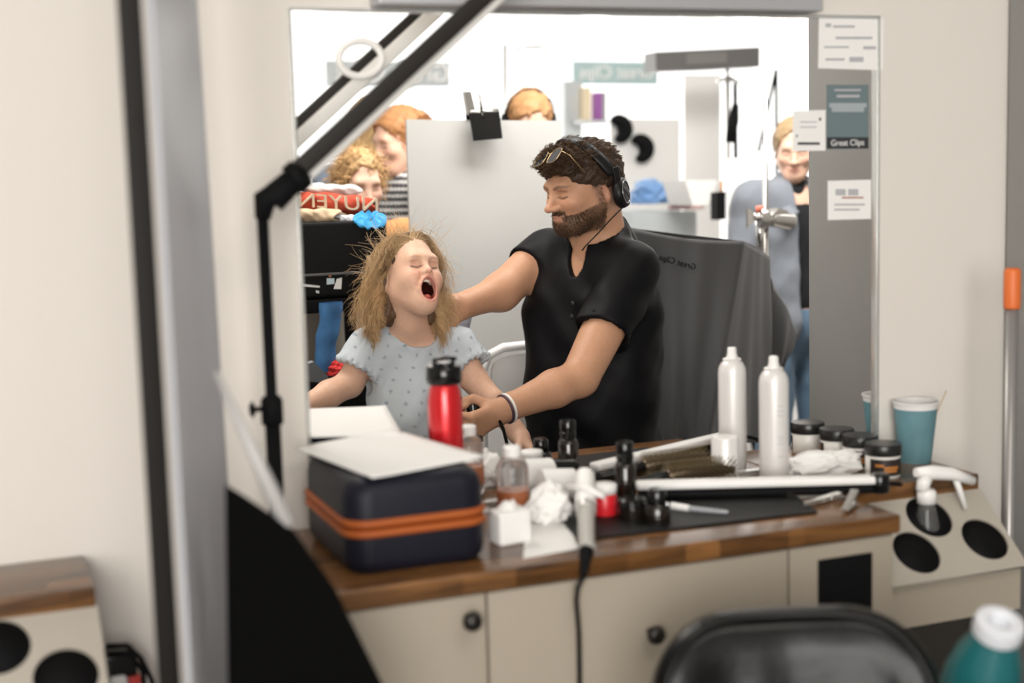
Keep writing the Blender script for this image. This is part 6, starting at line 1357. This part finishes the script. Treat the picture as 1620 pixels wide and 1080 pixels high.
# ---- near left: black post, white reflector panel, white pole, black flag
p0 = P(236, 540, -0.62)
MB_ = MB(); MB_.box((p0.x, -0.62, 1.08), (0.025, 0.012, 2.14), bevel=0.002)
po = root('post', 'tall black square post in the left foreground with a small bolt hole', 'post', (p0.x, -0.62, 0), world=True); MB_.build('tube', mat('black_brown_steel', (0.007, 0.006, 0.005), 0.5, spec=0.2), po)
MB().box((p0.x, -0.62, 0.008), (0.22, 0.22, 0.016), bevel=0.004).build('foot_plate', MATTE, po)
q = P(217, 184, -0.6265); MB().lathe([(0.0, 0), (0.003, 0), (0.003, 0.001), (0.0, 0.001)], (q.x, -0.6262, q.z), 12, Matrix.Rotation(R_(90), 3, 'X')).build('bolt_hole', BLACK, po)
n0, n1 = P(262, 540, -0.58), P(338, 540, -0.22); d_ = (Vector((n1.x, n1.y, 0))-Vector((n0.x, n0.y, 0))).normalized(); w_ = d_.cross(Vector((0, 0, 1)))
nt, nb_ = P(300, -40, -0.22), P(374, 1100, -0.22); ex = (nt-nb_)/(nt.z-nb_.z); rp = MB(); rp.prism([(n0.x, n0.y, 0.02), nb_+ex*(0.02-nb_.z), nb_+ex*(2.15-nb_.z), (n0.x, n0.y, 2.15)], w_*0.008)
tag(rp.build('reflector_panel', mat('satin_white_panel', (0.56, 0.575, 0.62), 0.5, spec=0.3), loc=(n0.x, n0.y, 0.02)), 'white satin reflector panel seen edge-on right of the black post', 'reflector')
u0, u1 = P(342, 588, -0.50), P(455, 832, -0.56)
wp = MB(); wp.tube([u0, u1, ], [0.004, 0.0115], 16); tag(wp.build('white_pole', mat('dull_white_paint', (0.45, 0.44, 0.43), 0.5), loc=u1), 'blurred white pole slanting down beside the black flag', 'pole')
FL = [(362, 772), (395, 792), (468, 842), (530, 930), (612, 1095), (612, 1500), (372, 1500)]
fl_ = MB(); fl_.prism([P(x, y, -0.57) for x, y in FL], (0, 0.025, 0)); tag(fl_.build('black_flag', mat('black_duvetyne', (0.003, 0.003, 0.003), 0.95, spec=0.05), loc=P(372, 1500, -0.57)), 'black cloth flag leaning against the left end of the counter', 'flag')
# cables and power strip low on the wall at left
ps = root('power_strip', 'black power strip with coiled cables low on the wall at left', 'power strip', P(200, 1045, -0.05), world=True)
q = P(185, 1045, -0.045); MB().box((q.x, -0.035, q.z-0.005), (0.055, 0.05, 0.035), bevel=0.004).build('strip', BLACK, ps)
MB().tube([P(168, 1022, -0.06), P(200, 1020, -0.07), P(222, 1040, -0.07), P(240, 1075, -0.07), P(246, 1130, -0.06)], 0.004, 8).build('cable', MATTE, ps); MB().tube([P(172, 1035, -0.06), P(205, 1032, -0.075), P(226, 1062, -0.07), P(232, 1130, -0.06)], 0.004, 8).build('cable', MATTE, ps)
MB().box(P(186, 1072, -0.05), (0.022, 0.02, 0.02), bevel=0.002).build('plug', WHITE, ps); MB().box(P(212, 1074, -0.055), (0.018, 0.02, 0.014), bevel=0.002).build('plug', mat('red_plug', (0.5, 0.04, 0.03), 0.4), ps)
# ---- black salon chair and teal bottle in the right foreground
ac = P(1262, 982, -0.72); LEATHER = mat('black_leather', (0.004, 0.004, 0.004), 0.28, spec=0.2, bump=0.12, bscale=60, coat=0.05)
fch = root('salon_chair', 'glossy black leather salon chair back at the bottom right', 'chair', (ac.x, -0.72, 0), world=True)
cf = frame((ac.x+0.012, -0.70, ac.z-0.262), yaw=-24, tilt=-12, roll=-2)
def pad(q):
    l = (q-cf[0]) @ cf[1]; bend = 1.1*l[:, 0]**2; y = l[:, 1]+bend; r2 = 0.115
    qx = np.abs(l[:, 0])-(0.186-r2); qz = np.abs(l[:, 2])-(0.262-r2); d2 = np.hypot(np.maximum(qx, 0), np.maximum(qz, 0))+np.minimum(np.maximum(qx, qz), 0)-r2
    th = 0.034+0.010*np.clip(-d2/0.05, 0, 1); w = np.stack([np.maximum(d2+0.028, 0), np.maximum(np.abs(y)-th+0.028, 0)], 1); d = np.linalg.norm(w, axis=1)-0.028+np.minimum(np.maximum(d2+0.028, np.abs(y)-th+0.028), 0)
    return d+0.0018*np.sin(l[:, 0]*60+5*l[:, 2])*np.exp(-((l[:, 2]-0.12)/0.10)**2)*(y < 0)
vv, q_ = surface_fn(pad, axis((cf[0][0]-0.30, cf[0][0]+0.30, 0.007)), axis((cf[0][1]-0.20, cf[0][1]+0.20, 0.007)), axis((cf[0][2]-0.31, cf[0][2]+0.31, 0.007))); vv = relax(vv, q_, 2); np_mesh('backrest', vv, q_, LEATHER, fch)
pp = []
for t in np.linspace(0, 2*math.pi, 81)[:-1]:
    x, z = 0.180*math.copysign(abs(math.cos(t))**0.55, math.cos(t)), 0.255*math.copysign(abs(math.sin(t))**0.55, math.sin(t)); pp.append(Vector(to_world(cf, (x, -0.036-1.1*x*x, z))))
MB().tube(pp, 0.0045, 8, True).build('piping', LEATHER, fch)
MB().box((ac.x+0.02, -0.93, 0.36), (0.38, 0.40, 0.10), Matrix.Rotation(R_(-24), 3, 'Z'), 0.03).build('seat', LEATHER, fch); MB().lathe([(0.26, 0), (0.26, 0.02), (0.05, 0.05), (0.04, 0.32), (0.0, 0.32)], (ac.x+0.02, -0.93, 0), 28).build('base', CHROME, fch)
RT = Euler((R_(24), R_(-4), 0)).to_matrix(); tb0 = P(1582, 985, -0.80)-RT @ Vector((0, 0, 0.205)); zt0 = tb0.z+0.21+0.022
tbt, _ = lathe_thing('squeeze_bottle', 'teal squeeze bottle with white ring top in the right foreground', 'bottle', (tb0.x, tb0.y, tb0.z), [
    ('body', [(0.0, 0), (0.047, 0), (0.050, 0.006), (0.050, 0.11), (0.043, 0.145), (0.031, 0.175), (0.027, 0.188), (0.0, 0.188)], mat('teal_plastic', (0.014, 0.115, 0.125), 0.3, coat=0.3)),
    ('ring_top', [(0.026, 0.186), (0.0315, 0.187), (0.0325, 0.200), (0.0300, 0.208), (0.0200, 0.210), (0.0130, 0.206), (0.012, 0.198), (0.0, 0.197)], mat('grey_white_plastic', (0.62, 0.64, 0.68), 0.35))])
tbt.rotation_euler = (R_(24), R_(-4), 0)
tr_ = root('trolley', 'dark trolley under the teal squeeze bottle, bottom right corner', 'trolley', (tb0.x+0.05, -0.80, 0), world=True)
MB().box((tb0.x+0.13, -0.80, zt0-0.262), (0.38, 0.34, 0.015), bevel=0.004).build('tray', MATTE, tr_)
for sx in (-0.05, 0.25):
    for sy in (-0.96, -0.68): MB().box((tb0.x+0.03+sx, sy, (zt0-0.270)/2), (0.02, 0.02, zt0-0.270)).build('leg', MATTE, tr_)
